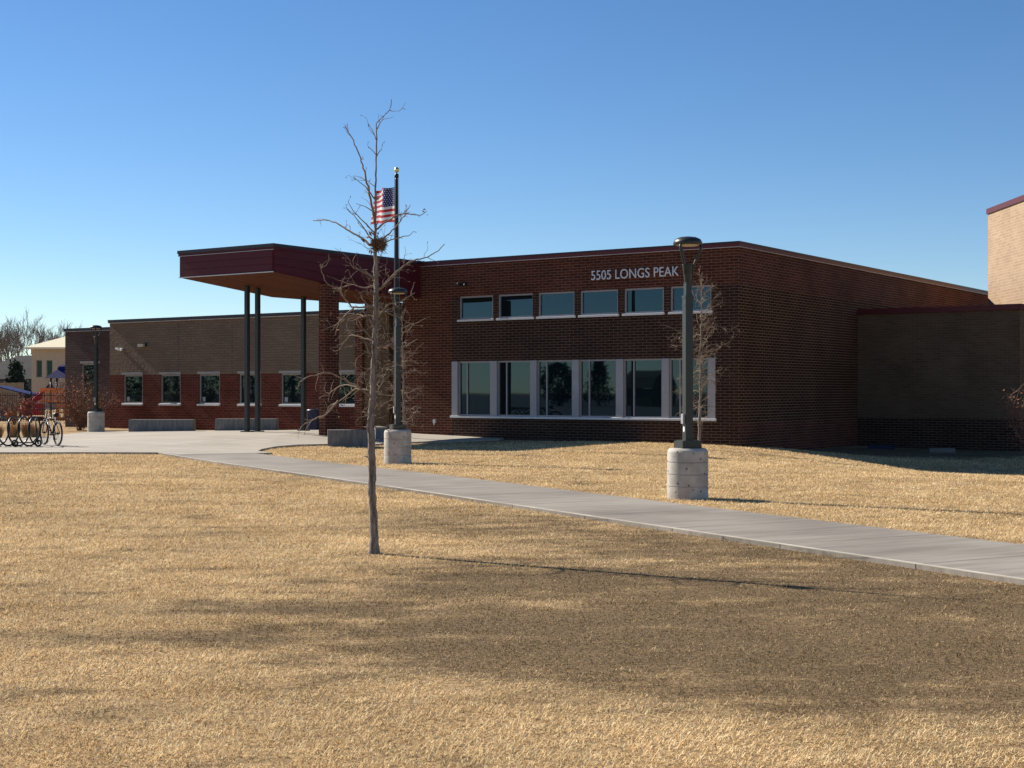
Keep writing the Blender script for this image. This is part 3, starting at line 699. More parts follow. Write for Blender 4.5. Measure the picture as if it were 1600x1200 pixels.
sf.face([(CU0 + e, CVK, ZK - .006), (CU0 + e, CV1, ZK - .006), (CU1 - e, CV1, ZK - .006), (CU1 - e, CVK, ZK - .006)])
sf.build('soffit', 'soffit', cn)
# raised fascia panels (three courses with shadow gaps)
fp = MB()
def lowz(y): return ZF + (ZK - ZF) * (y - CV0) / (CVK - CV0) if y < CVK else ZK
for k in range(3):
    f0, f1 = k / 3 + .012, (k + 1) / 3 - .012
    z0, z1 = ZF + .03, ZT - .19
    fp.box((CU0 + .05, CV0 - .018, z0 + (z1 - z0) * f0), (CU1 - .02, CV0 - .002, z0 + (z1 - z0) * f1))
    for ya, yb in ((CV0 + .02, CVK), (CVK + .004, -.06)):
        za, zb = lowz(ya) + .03, lowz(yb) + .03
        q = [(CU1 + .018, ya, za + (z1 - za) * f0), (CU1 + .018, yb, zb + (z1 - zb) * f0), (CU1 + .018, yb, zb + (z1 - zb) * f1), (CU1 + .018, ya, za + (z1 - za) * f1)]
        fp.face(q); r = [(CU1 + .002, p[1], p[2]) for p in q]
        for i in range(4): fp.face([q[(i + 1) % 4], q[i], r[i], r[(i + 1) % 4]])
fp.build('fascia_panel', 'fascia', cn)
cp = MB()
cp.box((CU0 - .05, CV0 - .06, ZT - .1), (CU1 + .06, CV1, ZT)); cp.box((CU0 - .03, CV0 - .035, ZT - .17), (CU1 + .035, CV1, ZT - .101), 1)
cp.box((CU0 - .035, CV0 - .045, ZT - .182), (CU1 + .02, CV0 - .004, ZT - .171), 2)
cp.box((CU0 - .01, CV0 - .04, ZF - .012), (CU1 + .02, CV0 - .001, ZF + .012), 2)
cp.build('canopy_cap', ['coping_dark', 'fascia', 'trim'], cn)
for cu, cv in ((-14.7, -5.17), (-14.7, -4.70), (-14.7, -2.55)):
    c = MB(); w_ = .064; zt = lowz(cv) + .03; p = CO + U * cu + V * cv; zb = gz(p.x, p.y)
    c.box((-w_, -w_, zb), (w_, w_, zt)); c.box((-.15, -.15, zb + .03), (.15, .15, zb + .075))
    c.build('column', 'column', school, loc=(cu, cv, 0))
mb = MB(); p1 = (-11.84, -4.95); L1, L2 = .28, .62
for (x, y, dx, dy, L) in ((p1[0], p1[1], 1, 0, L1), (p1[0] + L1, p1[1], 0, 1, L2), (p1[0] + L1, p1[1] + L2, -1, 0, L1), (p1[0], p1[1] + L2, 0, -1, L2)):
    wall(mb, x, y, dx, dy, L, G, 4.93, ([], [], lambda s, z: 0), uo=.07)
mb.face([(p1[0], p1[1], 4.93), (p1[0] + L1, p1[1], 4.93), (p1[0] + L1, p1[1] + L2, 4.93), (p1[0], p1[1] + L2, 4.93)])
mb.build('brick_pier', ['brick_red'], school)
# --- right wing (lower, tan over dark brick)
def rw(s, z): return 0 if z > .71 else 1
block('wing_wall', .005, 5.47, 9.48, 20, G - .5, 4.36, ['brick_tan', 'brick_dark'], ([], [.71], rw), None, label='low tan brick wall with a dark brick foot on the right')
coping(.06, 5.47, 9.48, 20, 4.45, .17, .04, .06, .3, ('coping', 'coping', 'coping'))
# --- gymnasium far right, turned square to the street
gym = MB(); GX0, GX1, GY0, GY1, GZ = 19.98, 36, 51.5, 59.6, 9.05
Ri = Matrix.Rotation(TH, 4, 'Z') @ Matrix.Translation(-CO)
def gw(x, y, dx, dy, L):
    wall(gym, x, y, dx, dy, L, -1.5, GZ, ([], [], lambda s, z: 0))
gw(GX0, GY0, 1, 0, GX1 - GX0); gw(GX1, GY0, 0, 1, GY1 - GY0); gw(GX1, GY1, -1, 0, GX1 - GX0); gw(GX0, GY1, 0, -1, GY1 - GY0)
gym.face([(GX0, GY0, GZ - .2), (GX1, GY0, GZ - .2), (GX1, GY1, GZ - .2), (GX0, GY1, GZ - .2)])
gym.v = [tuple(Ri @ Vector(p)) for p in gym.v]
o = gym.build('gymnasium_wall', ['brick_light'], school); o['label'] = 'tall sunlit light tan block volume at the far right'
gc = MB(); gc.box((GX0 - .06, GY0 - .06, GZ + .001), (GX0 + .3, GY1 + .06, GZ + .22)); gc.box((GX0 + .3, GY0 - .06, GZ + .001), (GX1, GY0 + .3, GZ + .22))
gc.v = [tuple(Ri @ Vector(p)) for p in gc.v]; gc.build('coping', 'coping', school)

# ------------------------------------------------------------------ street lamps
def make_lamp():
    t = thing('street_lamp', '', 'street lamp', (0, 0, 0), 0, 'street lamps on concrete footings')
    b = MB(); prof = [(.305, -.3), (.305, .0)]
    for z in (.19, .37, .55): prof += [(.305, z - .007), (.294, z - .003), (.294, z + .003), (.305, z + .007)]
    prof += [(.305, .70), (.295, .725), (.265, .755), (.0, .76)]
    b.lathe(prof, 72); b.build('footing', 'base_concrete', t)
    a = R(18); T = Matrix.Rotation(a, 4, 'Z')
    c = MB(); c.box((-.155, -.155, .755), (.155, .155, .865), 0, T); c.box((-.125, -.125, .865), (.125, .125, .875), 0, T); c.build('base_cover', 'lamp', t, bevel=.008)
    p = MB(); p.box((-.06, -.06, .86), (.06, .06, 3.0), 0, T); p.box((-.067, -.067, 3.0), (.067, .067, 3.04), 0, T); p.box((-.066, -.066, 2.88), (.066, .066, 2.9), 0, T)
    p.box((-.046, -.046, 3.03), (.046, .046, 3.24), 0, T); p.build('pole', 'lamp', t, bevel=.012)
    n = MB(); n.lathe([(.048, 3.22), (.052, 3.25), (.08, 3.49), (.083, 3.505), (.03, 3.51)], 24); n.build('neck', 'lamp', t, True)
    bx = MB(); bx.box((-.095, -.035, 1.12), (-.06, .035, 1.27), 0, T); bx.build('outlet_box', 'grey', t, bevel=.006)
    st = MB(); st.lathe([(0, 0), (.03, 0), (.03, .003), (0, .003)], 14, T=T @ Matrix.Translation((-.0605, 0, 1.04)) @ Matrix.Rotation(R(-90), 4, 'Y') @ Matrix.Diagonal((1.5, 1, 1, 1))); st.build('sticker', 'white', t)
    for k in range(3):
        w = R(-10 + 120 * k); d = Vector((math.cos(w), math.sin(w), 0))
        am = MB(); path = [d * r + Vector((0, 0, z)) for r, z in ((.07, 3.36), (.084, 3.47), (.118, 3.56), (.165, 3.65), (.193, 3.73), (.195, 3.81))]
        am.tube(path, .019, 8); am.build('lamp_arm', 'lamp', t, True)
    h = MB(); h.lathe([(.12, 3.80), (.208, 3.795), (.218, 3.812), (.214, 3.842), (.19, 3.88), (.13, 3.908), (.05, 3.92), (0.001, 3.923)], 40); hd = h.build('lamp_head', 'lamp', t, True)
    ln = MB(); ln.lathe([(0.001, 3.784), (.15, 3.784), (.165, 3.799), (.10, 3.801)], 32); ln.build('lens', 'lens', hd, True)
    return t
lamp = make_lamp()
spots = [((2.63, 21.26), 0, 'nearest dark metal street lamp on a round concrete footing beside the walkway'),
         ((-2.55, 31.7), .35, 'dark street lamp on a round concrete footing in front of the flagpole'),
         ((-15.23, 52.0), .9, 'far left dark street lamp standing before the purple brown end wall')]
for k, ((x, y), rz, lab) in enumerate(spots):
    t = lamp if k == 0 else copy_tree(lamp)
    t.location = (x, y, gz(x, y)); t.rotation_euler.z = rz if k == 2 else 0; t['label'] = lab
    if k == 2: t.location.z += .03

# ------------------------------------------------------------------ concrete seat walls
def seat_wall(x, y, L, W, H, rz, lab, z=None):
    mb = MB(); mb.box((0, 0, -.2), (L, W, H))
    o = mb.build('concrete_bench', 'seat_concrete', None, False, (x, y, gz(x + L / 2, y) if z is None else z), rz, .015)
    return tag(o, lab, 'bench', 'low concrete benches on the plaza')
seat_wall(-13.88, 51.4, 2.32, .5, .47, R(-1), 'low grey concrete bench below the two leftmost wing windows')
seat_wall(-10.75, 51.4, 2.22, .5, .47, R(-2), 'low grey concrete bench behind the paired canopy columns')
seat_wall(-5.29, 40.75, 1.35, .5, .50, R(8), 'grey concrete bench with a stained face in front of the brick pier', 0.0)
seat_wall(-4.16, 43.4, .36, 1.6, .46, R(14), 'short concrete bench end behind the young tree trunk')

# ------------------------------------------------------------------ trash can
t = thing('trash_can', 'navy ribbed trash can standing left of the brick pier', 'trash can', (-7.27, 52.3, gz(-7.27, 52.3) + .05))
b = MB()
b.lathe([(.0, .0), (.27, .0), (.27, .05), (.0, .05)], 20); b.lathe([(.26, .05), (.26, .66)], 20)
for k in range(20):
    w = 2 * math.pi * k / 20; b.box((.262, -.022, .05), (.285, .022, .68), 0, Matrix.Rotation(w, 4, 'Z'))
b.build('slatted_body', 'navy', t)
b = MB(); b.lathe([(.25, .68), (.30, .68), (.30, .72), (.27, .76), (.15, .77), (.14, .72)], 24); b.build('lid', 'navy', t, True)

# ------------------------------------------------------------------ flagpole and flag
FX, FY = -3.25, 40.0
fz = gz(FX, FY)
t = thing('flagpole', 'tall dark bronze flagpole topped with a gilt ball', 'flagpole', (FX, FY, fz))
b = MB(); b.lathe([(.075, -.1), (.075, 2.5), (.06, 5.2), (.045, 7.6), (.04, 7.64)], 20); b.build('pole', 'black', t, True)
b = MB(); b.lathe([(.14, 0), (.13, .08), (.08, .12)], 20); b.build('collar', 'black', t, True)
b = MB(); b.lathe([(.02, 7.63), (.06, 7.66), (.062, 7.74), (.02, 7.77), (.015, 7.82)], 16); b.build('truck', 'black', t, True)
b = MB(); b.lathe([(.005, 7.80)] + [(.075 * math.sin(R(a)), 7.87 - .075 * math.cos(R(a))) for a in range(15, 180, 15)] + [(.002, 7.945)], 20); b.build('ball', 'gold', t, True)
b = MB(); b.tube([(.06, .02, 7.66), (.075, .03, 4), (.085, .03, 1.3)], .006, 5); b.tube([(-.06, .02, 7.66), (-.075, .02, 4), (-.085, .02, 1.3)], .006, 5); b.build('halyard', 'grey', t)
b = MB(); b.box((-.08, -.1, 1.28), (.08, -.06, 1.34)); b.build('cleat', 'grey', t)
FH, FL, NXF = 1.0, 1.42, 40
def flagpt(s, v):
    """s along the fly in metres, v up the hoist 0..1; cloth streams away to the back left in folds"""
    k = s / FL
    ang = 1.13 + .38 * math.sin(s * 5.2 + .5) * min(1, s * 2.5)
    return None
_pos = [Vector((-.05, 0, 0))]
for i in range(NXF):
    s = FL * (i + .5) / NXF
    ang = R(63) + R(30) * math.sin(s * 6.3 + 2.6)
    _pos.append(_pos[-1] + Vector((-math.cos(ang), math.sin(ang), 0)) * (FL / NXF))
def fpt(i, v):
    p = _pos[i]; s = FL * i / NXF
    return (p.x + .03 * (v - .5) * s - .06 * (1 - v) * s * .9, p.y + .05 * math.sin(v * 3 + s * 4) * s, 6.38 + v * FH + .10 * s - .03 * s * s + .02 * math.sin(s * 7 + v * 2))
fb = MB(); NC = int(NXF * .4)
for r in range(13):
    for i in range(NXF):
        v0, v1 = r / 13, (r + 1) / 13
        m_ = 0 if r % 2 == 0 else 1
        if r >= 6 and i < NC: m_ = 2
        fb.face([fpt(i, v0), fpt(i + 1, v0), fpt(i + 1, v1), fpt(i, v1)], m_)
fl = fb.build('flag', ['flag_red', 'flag_white', 'flag_blue'], None, True, (FX, FY, fz))
tag(fl, 'red white and blue striped flag with white stars flying near the top of the flagpole', 'flag')
sb = MB()
def bil(sx, sy):
    f = sx * NC; i = min(int(f), NC - 1); a = f - i; v = 6 / 13 + sy * 7 / 13
    p, q_ = Vector(fpt(i, v)), Vector(fpt(i + 1, v)); return p.lerp(q_, a)
for row in range(9):
    cols = 6 if row % 2 == 0 else 5
    for c in range(cols):
        sx = (c + (.5 if cols == 6 else 1.0)) / 6; sy = (row + .7) / 9.4
        c0 = bil(sx, sy); ex = (bil(min(sx + .02, .999), sy) - bil(sx - .02, sy)).normalized(); ez = Vector((0, 0, 1)); nn = ex.cross(ez).normalized()
        for sgn in (.006, -.006):
            pts = []
            for k in range(10):
                w = math.pi / 2 + k * math.pi / 5; rr = .024 if k % 2 == 0 else .0095
                pts.append(c0 + ex * (rr * math.cos(w)) + ez * (rr * math.sin(w)) + nn * sgn)
            sb.face(pts if sgn > 0 else pts[::-1])
so = sb.build('star_field', 'flag_white', fl); so['kind'] = 'stuff'

# ------------------------------------------------------------------ woody plants
def wander(rng, p, d, L, n, curl, up=0.0, jit=None):
    pts = [Vector(p)]; d = Vector(d).normalized()
    for i in range(n):
        d = (d + Vector((rng.gauss(0, curl), rng.gauss(0, curl), rng.gauss(0, curl) + up))).normalized()
        pts.append(pts[-1] + d * (L / n))
    return pts, d
def perp(rng, d, spread):
    a = d.orthogonal().normalized(); b = d.cross(a); w = rng.uniform(0, 2 * math.pi)
    return (d * math.cos(spread) + (a * math.cos(w) + b * math.sin(w)) * math.sin(spread)).normalized()
def twig(rng, mb, p, d, L, r, depth, curl=.28, up=.05, mat=0, dens=9.0, sides=4):
    n = max(3, int(L / .05)) if L < .6 else max(5, int(L / .09))
    pts, _ = wander(rng, p, d, L, n, curl, up)
    mb.tube(pts, [r * (1 - .62 * i / n) for i in range(n + 1)], sides, mat, cap=False)
    if depth > 0:
        k = max(1, int(L * dens * rng.uniform(.7, 1.3)))
        for _ in range(k):
            i = rng.randint(1, n); dd = (pts[i] - pts[i - 1]).normalized()
            twig(rng, mb, pts[i], perp(rng, dd, rng.uniform(.6, 1.25)), L * rng.uniform(.18, .5), max(r * .6, .0022), depth - 1, curl, up, mat, dens, 3)
    else:
        for _ in range(2):      # buds at the tip
            q = pts[-1]; e = perp(rng, (pts[-1] - pts[-2]).normalized(), .6) * .022
            mb.tube([q, q + e], [r * .9, r * .5], 3, mat, cap=False)
    return pts

def leaf_faces(rng, mb, centre, n, spread, size, mat=0):
    for _ in range(n):
        c = Vector(centre) + Vector((rng.gauss(0, spread), rng.gauss(0, spread), rng.gauss(0, spread)))
        a = Vector((rng.gauss(0, 1), rng.gauss(0, 1), rng.gauss(0, 1))).normalized(); b = a.orthogonal().normalized()
        s = size * rng.uniform(.6, 1.4)
        mb.face([c - a * s, c + b * s * .45, c + a * s, c - b * s * .45], mat)

# --- the young tree on the lawn (leader and main limbs as in the place, twigs grown from them)
TX, TY = -1.36, 14.03
rng = random.Random(11)
t = thing('young_tree', 'slender leafless young tree standing alone on the front lawn', 'tree', (TX, TY, gz(TX, TY)))
leader = [(0, -.05), (0, 0.0), (-.005, .2), (-.01, .41), (-.025, .6), (-.02, .79), (-.03, 1.0), (-.025, 1.11), (-.04, 1.25), (-.03, 1.36), (-.015, 1.55), (-.015, 1.74), (.0, 1.95), (.01, 2.18), (.012, 2.4), (.02, 2.62), (.01, 2.96), (.01, 3.24), (.012, 3.5), (.015, 3.74), (.02, 4.0), (.022, 4.14), (.02, 4.25), (.07, 4.30), (.15, 4.38), (.165, 4.43), (.17, 4.49)]
_RZ = ([-.1, 0, .06, .2, .45, 1.0, 1.5, 1.9, 2.3, 2.7, 2.95, 3.2, 3.55, 4.1, 4.5], [.062, .055, .048, .042, .038, .0365, .032, .029, .027, .024, .019, .0125, .0095, .0065, .003])
rad = lambda z: float(np.interp(z, *_RZ))
fine = []; frad = []
for i in range(len(leader) - 1):
    (x0, z0), (x1, z1) = leader[i], leader[i + 1]
    k = max(1, int((z1 - z0) / .045))
    for j in range(k):
        f = j / k; z = z0 + (z1 - z0) * f
        fine.append((x0 + (x1 - x0) * f + rng.gauss(0, .0022), rng.gauss(0, .0022), z)); frad.append(rad(z) * (1 + rng.gauss(0, .045)) * (1 if z > .05 else 1.12))
fine.append((.17, 0, 4.49)); frad.append(.003)
b = MB(); b.tube(fine, frad, 14)
for _ in range(46):             # old branch knobs on the stem
    i = rng.randint(18, len(fine) - 20); p = Vector(fine[i]); w = rng.uniform(0, 6.28); d = Vector((math.cos(w), math.sin(w), rng.uniform(-.2, .8)))
    b.tube([p + d * frad[i] * .6, p + d * (frad[i] + rng.uniform(.012, .04))], [.010, .005], 5)
b.build('trunk', 'bark', t, True)
LIMBS = [[(.01, 3.23), (-.03, 3.47), (-.09, 3.74), (-.14, 3.91), (-.20, 4.06), (-.30, 4.24)],
 [(.01, 3.03), (-.05, 3.06), (-.15, 3.14), (-.30, 3.23), (-.42, 3.31), (-.56, 3.35), (-.68, 3.355)],
 [(.01, 3.15), (-.01, 3.18), (-.10, 3.27), (-.19, 3.37), (-.24, 3.45)],
 [(.01, 3.07), (-.05, 3.13), (-.14, 3.27), (-.25, 3.38)],
 [(.01, 3.20), (.12, 3.29), (.22, 3.36), (.32, 3.38), (.44, 3.37), (.50, 3.42)],
 [(.01, 3.50), (-.08, 3.61), (-.14, 3.66), (-.19, 3.71)],
 [(.01, 3.36), (-.02, 3.38), (-.10, 3.44), (-.19, 3.47)],
 [(.01, 3.07), (.07, 3.10), (.15, 3.17), (.27, 3.32), (.35, 3.46)],
 [(.01, 3.03), (.12, 3.09), (.23, 3.13), (.33, 3.16), (.37, 3.20)],
 [(.01, 2.58), (.08, 2.64), (.19, 2.77), (.34, 2.90), (.51, 2.95), (.62, 3.02), (.68, 3.09)],
 [(.01, 2.71), (-.09, 2.80), (-.19, 2.81), (-.25, 2.92)],
 [(.02, 3.93), (.07, 3.99), (.08, 4.02)], [(.02, 3.94), (-.04, 4.0), (-.06, 4.01)], [(.02, 4.09), (-.02, 4.18), (-.06, 4.25)],
 [(.02, 4.18), (.08, 4.28), (.20, 4.30)], [(.15, 4.38), (.19, 4.37), (.24, 4.38)], [(.01, 3.62), (-.04, 3.66), (-.05, 3.69)],
 [(.01, 2.64), (-.09, 2.63), (-.22, 2.66), (-.37, 2.71)], [(.01, 2.71), (-.10, 2.78), (-.19, 2.81), (-.20, 2.88)],
 [(.01, 2.09), (-.15, 2.15), (-.24, 2.17), (-.32, 2.10), (-.36, 2.03)], [(.01, 2.07), (-.09, 2.21), (-.17, 2.19)], [(.01, 1.97), (-.09, 1.99), (-.17, 1.93)],
 [(-.03, 1.54), (-.15, 1.65), (-.31, 1.73), (-.38, 1.77), (-.47, 1.78), (-.59, 1.75), (-.69, 1.69)],
 [(-.03, 1.57), (-.05, 1.61), (-.19, 1.63), (-.36, 1.51), (-.49, 1.45)], [(-.15, 1.65), (-.32, 1.67), (-.46, 1.60), (-.48, 1.56)],
 [(-.04, 1.31), (.01, 1.25), (.15, 1.22), (.22, 1.25)], [(-.01, 1.53), (.04, 1.62), (.09, 1.72)], [(-.01, 1.50), (.07, 1.46), (.18, 1.53)],
 [(.01, 2.59), (.12, 2.66), (.22, 2.75)], [(.02, 2.48), (.15, 2.37), (.28, 2.31), (.42, 2.24)], [(.01, 2.31), (.13, 2.46), (.28, 2.51), (.39, 2.59)],
 [(.01, 1.87), (-.09, 1.80), (-.15, 1.73)], [(.02, 2.02), (.15, 2.07), (.28, 2.02)], [(.01, 2.22), (-.07, 2.36), (-.22, 2.31), (-.34, 2.31)],
 [(.01, 2.41), (-.09, 2.48), (-.14, 2.54)], [(.01, 1.73), (.12, 1.87), (.22, 1.87)], [(.01, 2.44), (-.22, 2.43), (-.34, 2.61), (-.46, 2.66), (-.51, 2.81)],
 [(-.20, 2.43), (-.36, 2.30), (-.41, 2.16)], [(-.36, 1.51), (-.48, 1.37), (-.60, 1.33), (-.73, 1.26)]]
for L in LIMBS:
    lm = MB(); n = len(L); base = L[0]
    dep = rng.choice((-1, 1)) * rng.uniform(.25, .9)       # how far the limb swings out of the facing plane
    pts = []
    for i in range(n - 1):
        (x0, z0), (x1, z1) = L[i], L[i + 1]
        seg = max(2, int(math.hypot(x1 - x0, z1 - z0) / .035))
        for j in range(seg):
            f = j / seg; x = x0 + (x1 - x0) * f; z = z0 + (z1 - z0) * f
            pts.append(Vector((x + rng.gauss(0, .0035), (abs(x - base[0]) ** 1.1) * dep + rng.gauss(0, .0035), z + rng.gauss(0, .0035))))
    x, z = L[-1]; pts.append(Vector((x, (abs(x - base[0]) ** 1.1) * dep, z)))
    ln = sum((pts[i + 1] - pts[i]).length for i in range(len(pts) - 1))
    low = base[1] < 2.9
    r0 = min(.0145, .0055 + .0095 * ln) * (1.0 if base[1] < 3.6 else .7)
    m_ = len(pts) - 1
    lm.tube(pts, [r0 * (1 - .72 * (i / m_) ** .8) for i in range(m_ + 1)], 6, 0, cap=False)
    k = int(ln * (12 if low else 7.5)) + 1
    for _ in range(k):
        i = rng.randint(max(1, m_ // 5), m_); d = (pts[i] - pts[i - 1]).normalized()
        twig(rng, lm, pts[i], perp(rng, d, rng.uniform(.5, 1.2)), rng.uniform(.05, .16) * (1.3 if low else .8), .0034, 1 if rng.random() < .55 else 0, .33 if low else .2, .06, 0, 12)
    lm.build('branch', 'twig', t, True)
sh = MB()
for _ in range(120):             # short epicormic shoots along the middle of the stem
    i = rng.randint(int(len(fine) * .3), int(len(fine) * .70)); w = rng.uniform(0, 6.28)
    twig(rng, sh, fine[i], (math.cos(w), math.sin(w), rng.uniform(-.1, .9)), rng.uniform(.06, .30), .0030, 1, .38, .05, 0, 9)
leaf_faces(rng, sh, (-.42, .05, 2.25), 5, .1, .02, 1); leaf_faces(rng, sh, (.06, 0, 2.08), 3, .03, .025, 1); leaf_faces(rng, sh, (.49, .1, 3.40), 3, .02, .02, 1); leaf_faces(rng, sh, (-.3, 0, 1.5), 4, .06, .02, 1)
o = sh.build('shoot', ['twig', 'dryleaf'], t); o['kind'] = 'stuff'
# nest wedged in the fork
nb = MB(); nr = random.Random(5)
for _ in range(420):
    w = nr.uniform(0, 6.28); zz = nr.uniform(-.045, .045); rr = .054 * math.sqrt(max(.1, 1 - (zz / .06) ** 2)) * nr.uniform(.5, 1.08)
    p = Vector((rr * math.cos(w), rr * math.sin(w), zz)); d = Vector((-math.sin(w), math.cos(w), nr.uniform(-.5, .5))) + Vector((nr.gauss(0, .4), nr.gauss(0, .4), nr.gauss(0, .4)))
    pts, _ = wander(nr, p, d, nr.uniform(.04, .09), 3, .3); nb.tube(pts, .0026, 3, 0, cap=False)
leaf_faces(nr, nb, (-.05, -.02, .03), 22, .05, .026, 1)
tag(nb.build('bird_nest', ['nest', 'dryleaf'], None, False, (TX + .05, TY - .035, gz(TX, TY) + 3.045)), 'round straw bird nest wedged in the upper fork of the young tree', 'nest')

def young_tree(x, y, H, seed, spread, lab, lean=0.0, leafy=0):
    rng = random.Random(seed)
    t = thing('young_tree', lab, 'tree', (x, y, gz(x, y)))
    tr = MB(); n = 40
    pts = [Vector((lean * i / n + rng.gauss(0, .008), rng.gauss(0, .008), H * i / n - .05)) for i in range(n + 1)]
    tr.tube(pts, [.05 - .044 * (i / n) ** .8 for i in range(n + 1)], 9); tr.build('trunk', 'bark', t, True)
    for k in range(60):
        f = .22 + .76 * (k + rng.random()) / 60; i = int(f * n); w = k * 2.4 + rng.uniform(-.5, .5)
        L = spread * (1.05 - .75 * abs(f - .5)) * rng.uniform(.5, 1.1) * (1 if f < .85 else .6)
        lm = MB(); twig(rng, lm, pts[i], (math.cos(w), math.sin(w), rng.uniform(.05, .55) + (f > .8) * .8), L, .0105, 2, .3, .03, 0, 9, 4)
        if leafy: leaf_faces(rng, lm, pts[i] + Vector((math.cos(w) * L * .5, math.sin(w) * L * .5, .1)), leafy, .25, .03, 1)
        lm.build('branch', ['twig', 'dryleaf'], t, True)
    return t
young_tree(-2.80, 37.0, 3.75, 21, .75, 'thin leafless young tree right behind the lamp by the flagpole', -.06)
young_tree(5.14, 39.0, 4.9, 22, 1.0, 'thin leafless young tree behind the nearest street lamp', .08)

def shrub(x, y, H, Rr, seed, lab, stems=26, leaves=10, twigm='twig_red', lsize=.035, name='dry_shrub', dens=4.5):
    rng = random.Random(seed)
    t = thing(name, lab, 'shrub', (x, y, gz(x, y)))
    st = MB(); lf = MB()
    for k in range(stems):
        w = rng.uniform(0, 6.28); tilt = rng.uniform(.1, .95)
        d = Vector((math.cos(w) * tilt * Rr / H * 1.6, math.sin(w) * tilt * Rr / H * 1.6, 1))
        pts = twig(rng, st, (rng.gauss(0, .06), rng.gauss(0, .06), 0), d, H * rng.uniform(.7, 1.12), .012, 2, .1, .02, 0, dens, 4)
        for p in pts[len(pts) // 4:]:
            leaf_faces(rng, lf, p, leaves, .12, lsize)
    st.build('stem', twigm, t).__setitem__('kind', 'stuff'); o = lf.build('foliage', 'dryleaf', t); o['kind'] = 'stuff'
    return t
shrub(-17.05, 56.0, 2.05, 1.3, 31, 'tall rusty brown dry shrub against the purple brown end wall', 34, 5)
shrub(-23.3, 66.5, 1.5, .9, 32, 'rusty dry shrub in front of the red play slide', 22, 5)
shrub(15.05, 40.6, 2.0, .65, 33, 'reddish dry shrub at the right edge before the low tan wall', 16, 5, lsize=.035)

# --- ornamental grasses behind the bicycle rack
gr0 = None
for k, (px, py) in enumerate(((-17.0, 47.0), (-16.45, 46.9), (-16.1, 47.1), (-15.75, 46.85), (-17.5, 47.2))):
    if gr0 is None:
        rng = random.Random(41); gb = MB()
        for _ in range(420):
            w = rng.uniform(0, 6.28); sp = rng.uniform(.0, .55); L = rng.uniform(.35, .62); r0 = rng.uniform(0, .1)
            d = Vector((math.cos(w) * sp, math.sin(w) * sp, 1)).normalized(); p = Vector((math.cos(w) * r0, math.sin(w) * r0, 0)); q = p + d * L * .6; e = q + (d + Vector((math.cos(w), math.sin(w), -.5)) * .5).normalized() * L * .4
            wd = Vector((-math.sin(w), math.cos(w), 0)) * .005
            gb.face([p - wd, p + wd, q + wd, q - wd]); gb.face([q - wd, q + wd, e])
        gr0 = gb.build('grass_clump', 'drygrass')
        o = gr0
    else:
        o = gr0.copy(); COL.objects.link(o)
    o.location = (px, py, gz(px, py)); o.rotation_euler.z = k * 1.3; o.scale = (1, 1, 1 + .08 * (k % 3))
    tag(o, 'brown ornamental grass clump behind the bicycle rack', 'plant', 'grass clumps behind the bicycle rack')

# ------------------------------------------------------------------ bicycle rack, bicycle, scooter
RX0, RY = -16.0, 39.45
rb = MB(); pts = []; turns = 9; pitch = .325; rr = .40
for i in range(turns * 36 + 1):
    w = 2 * math.pi * i / 36; pts.append((RX0 + pitch * i / 36, RY + rr * math.sin(w), .42 - rr * math.cos(w)))
rb.tube(pts, .024, 8)
rz = gz(-14, RY) + .05
RA = Matrix.Translation((-13.5, RY, 0)) @ Matrix.Rotation(R(-14), 4, 'Z') @ Matrix.Translation((13.5, -RY, 0))
rb.v = [tuple(RA @ Vector(p)) for p in rb.v]
rack = rb.build('bike_rack', 'rackmetal', None, True, (0, 0, rz))
tag(rack, 'black spiral coil bicycle rack on the left of the plaza', 'bike rack')

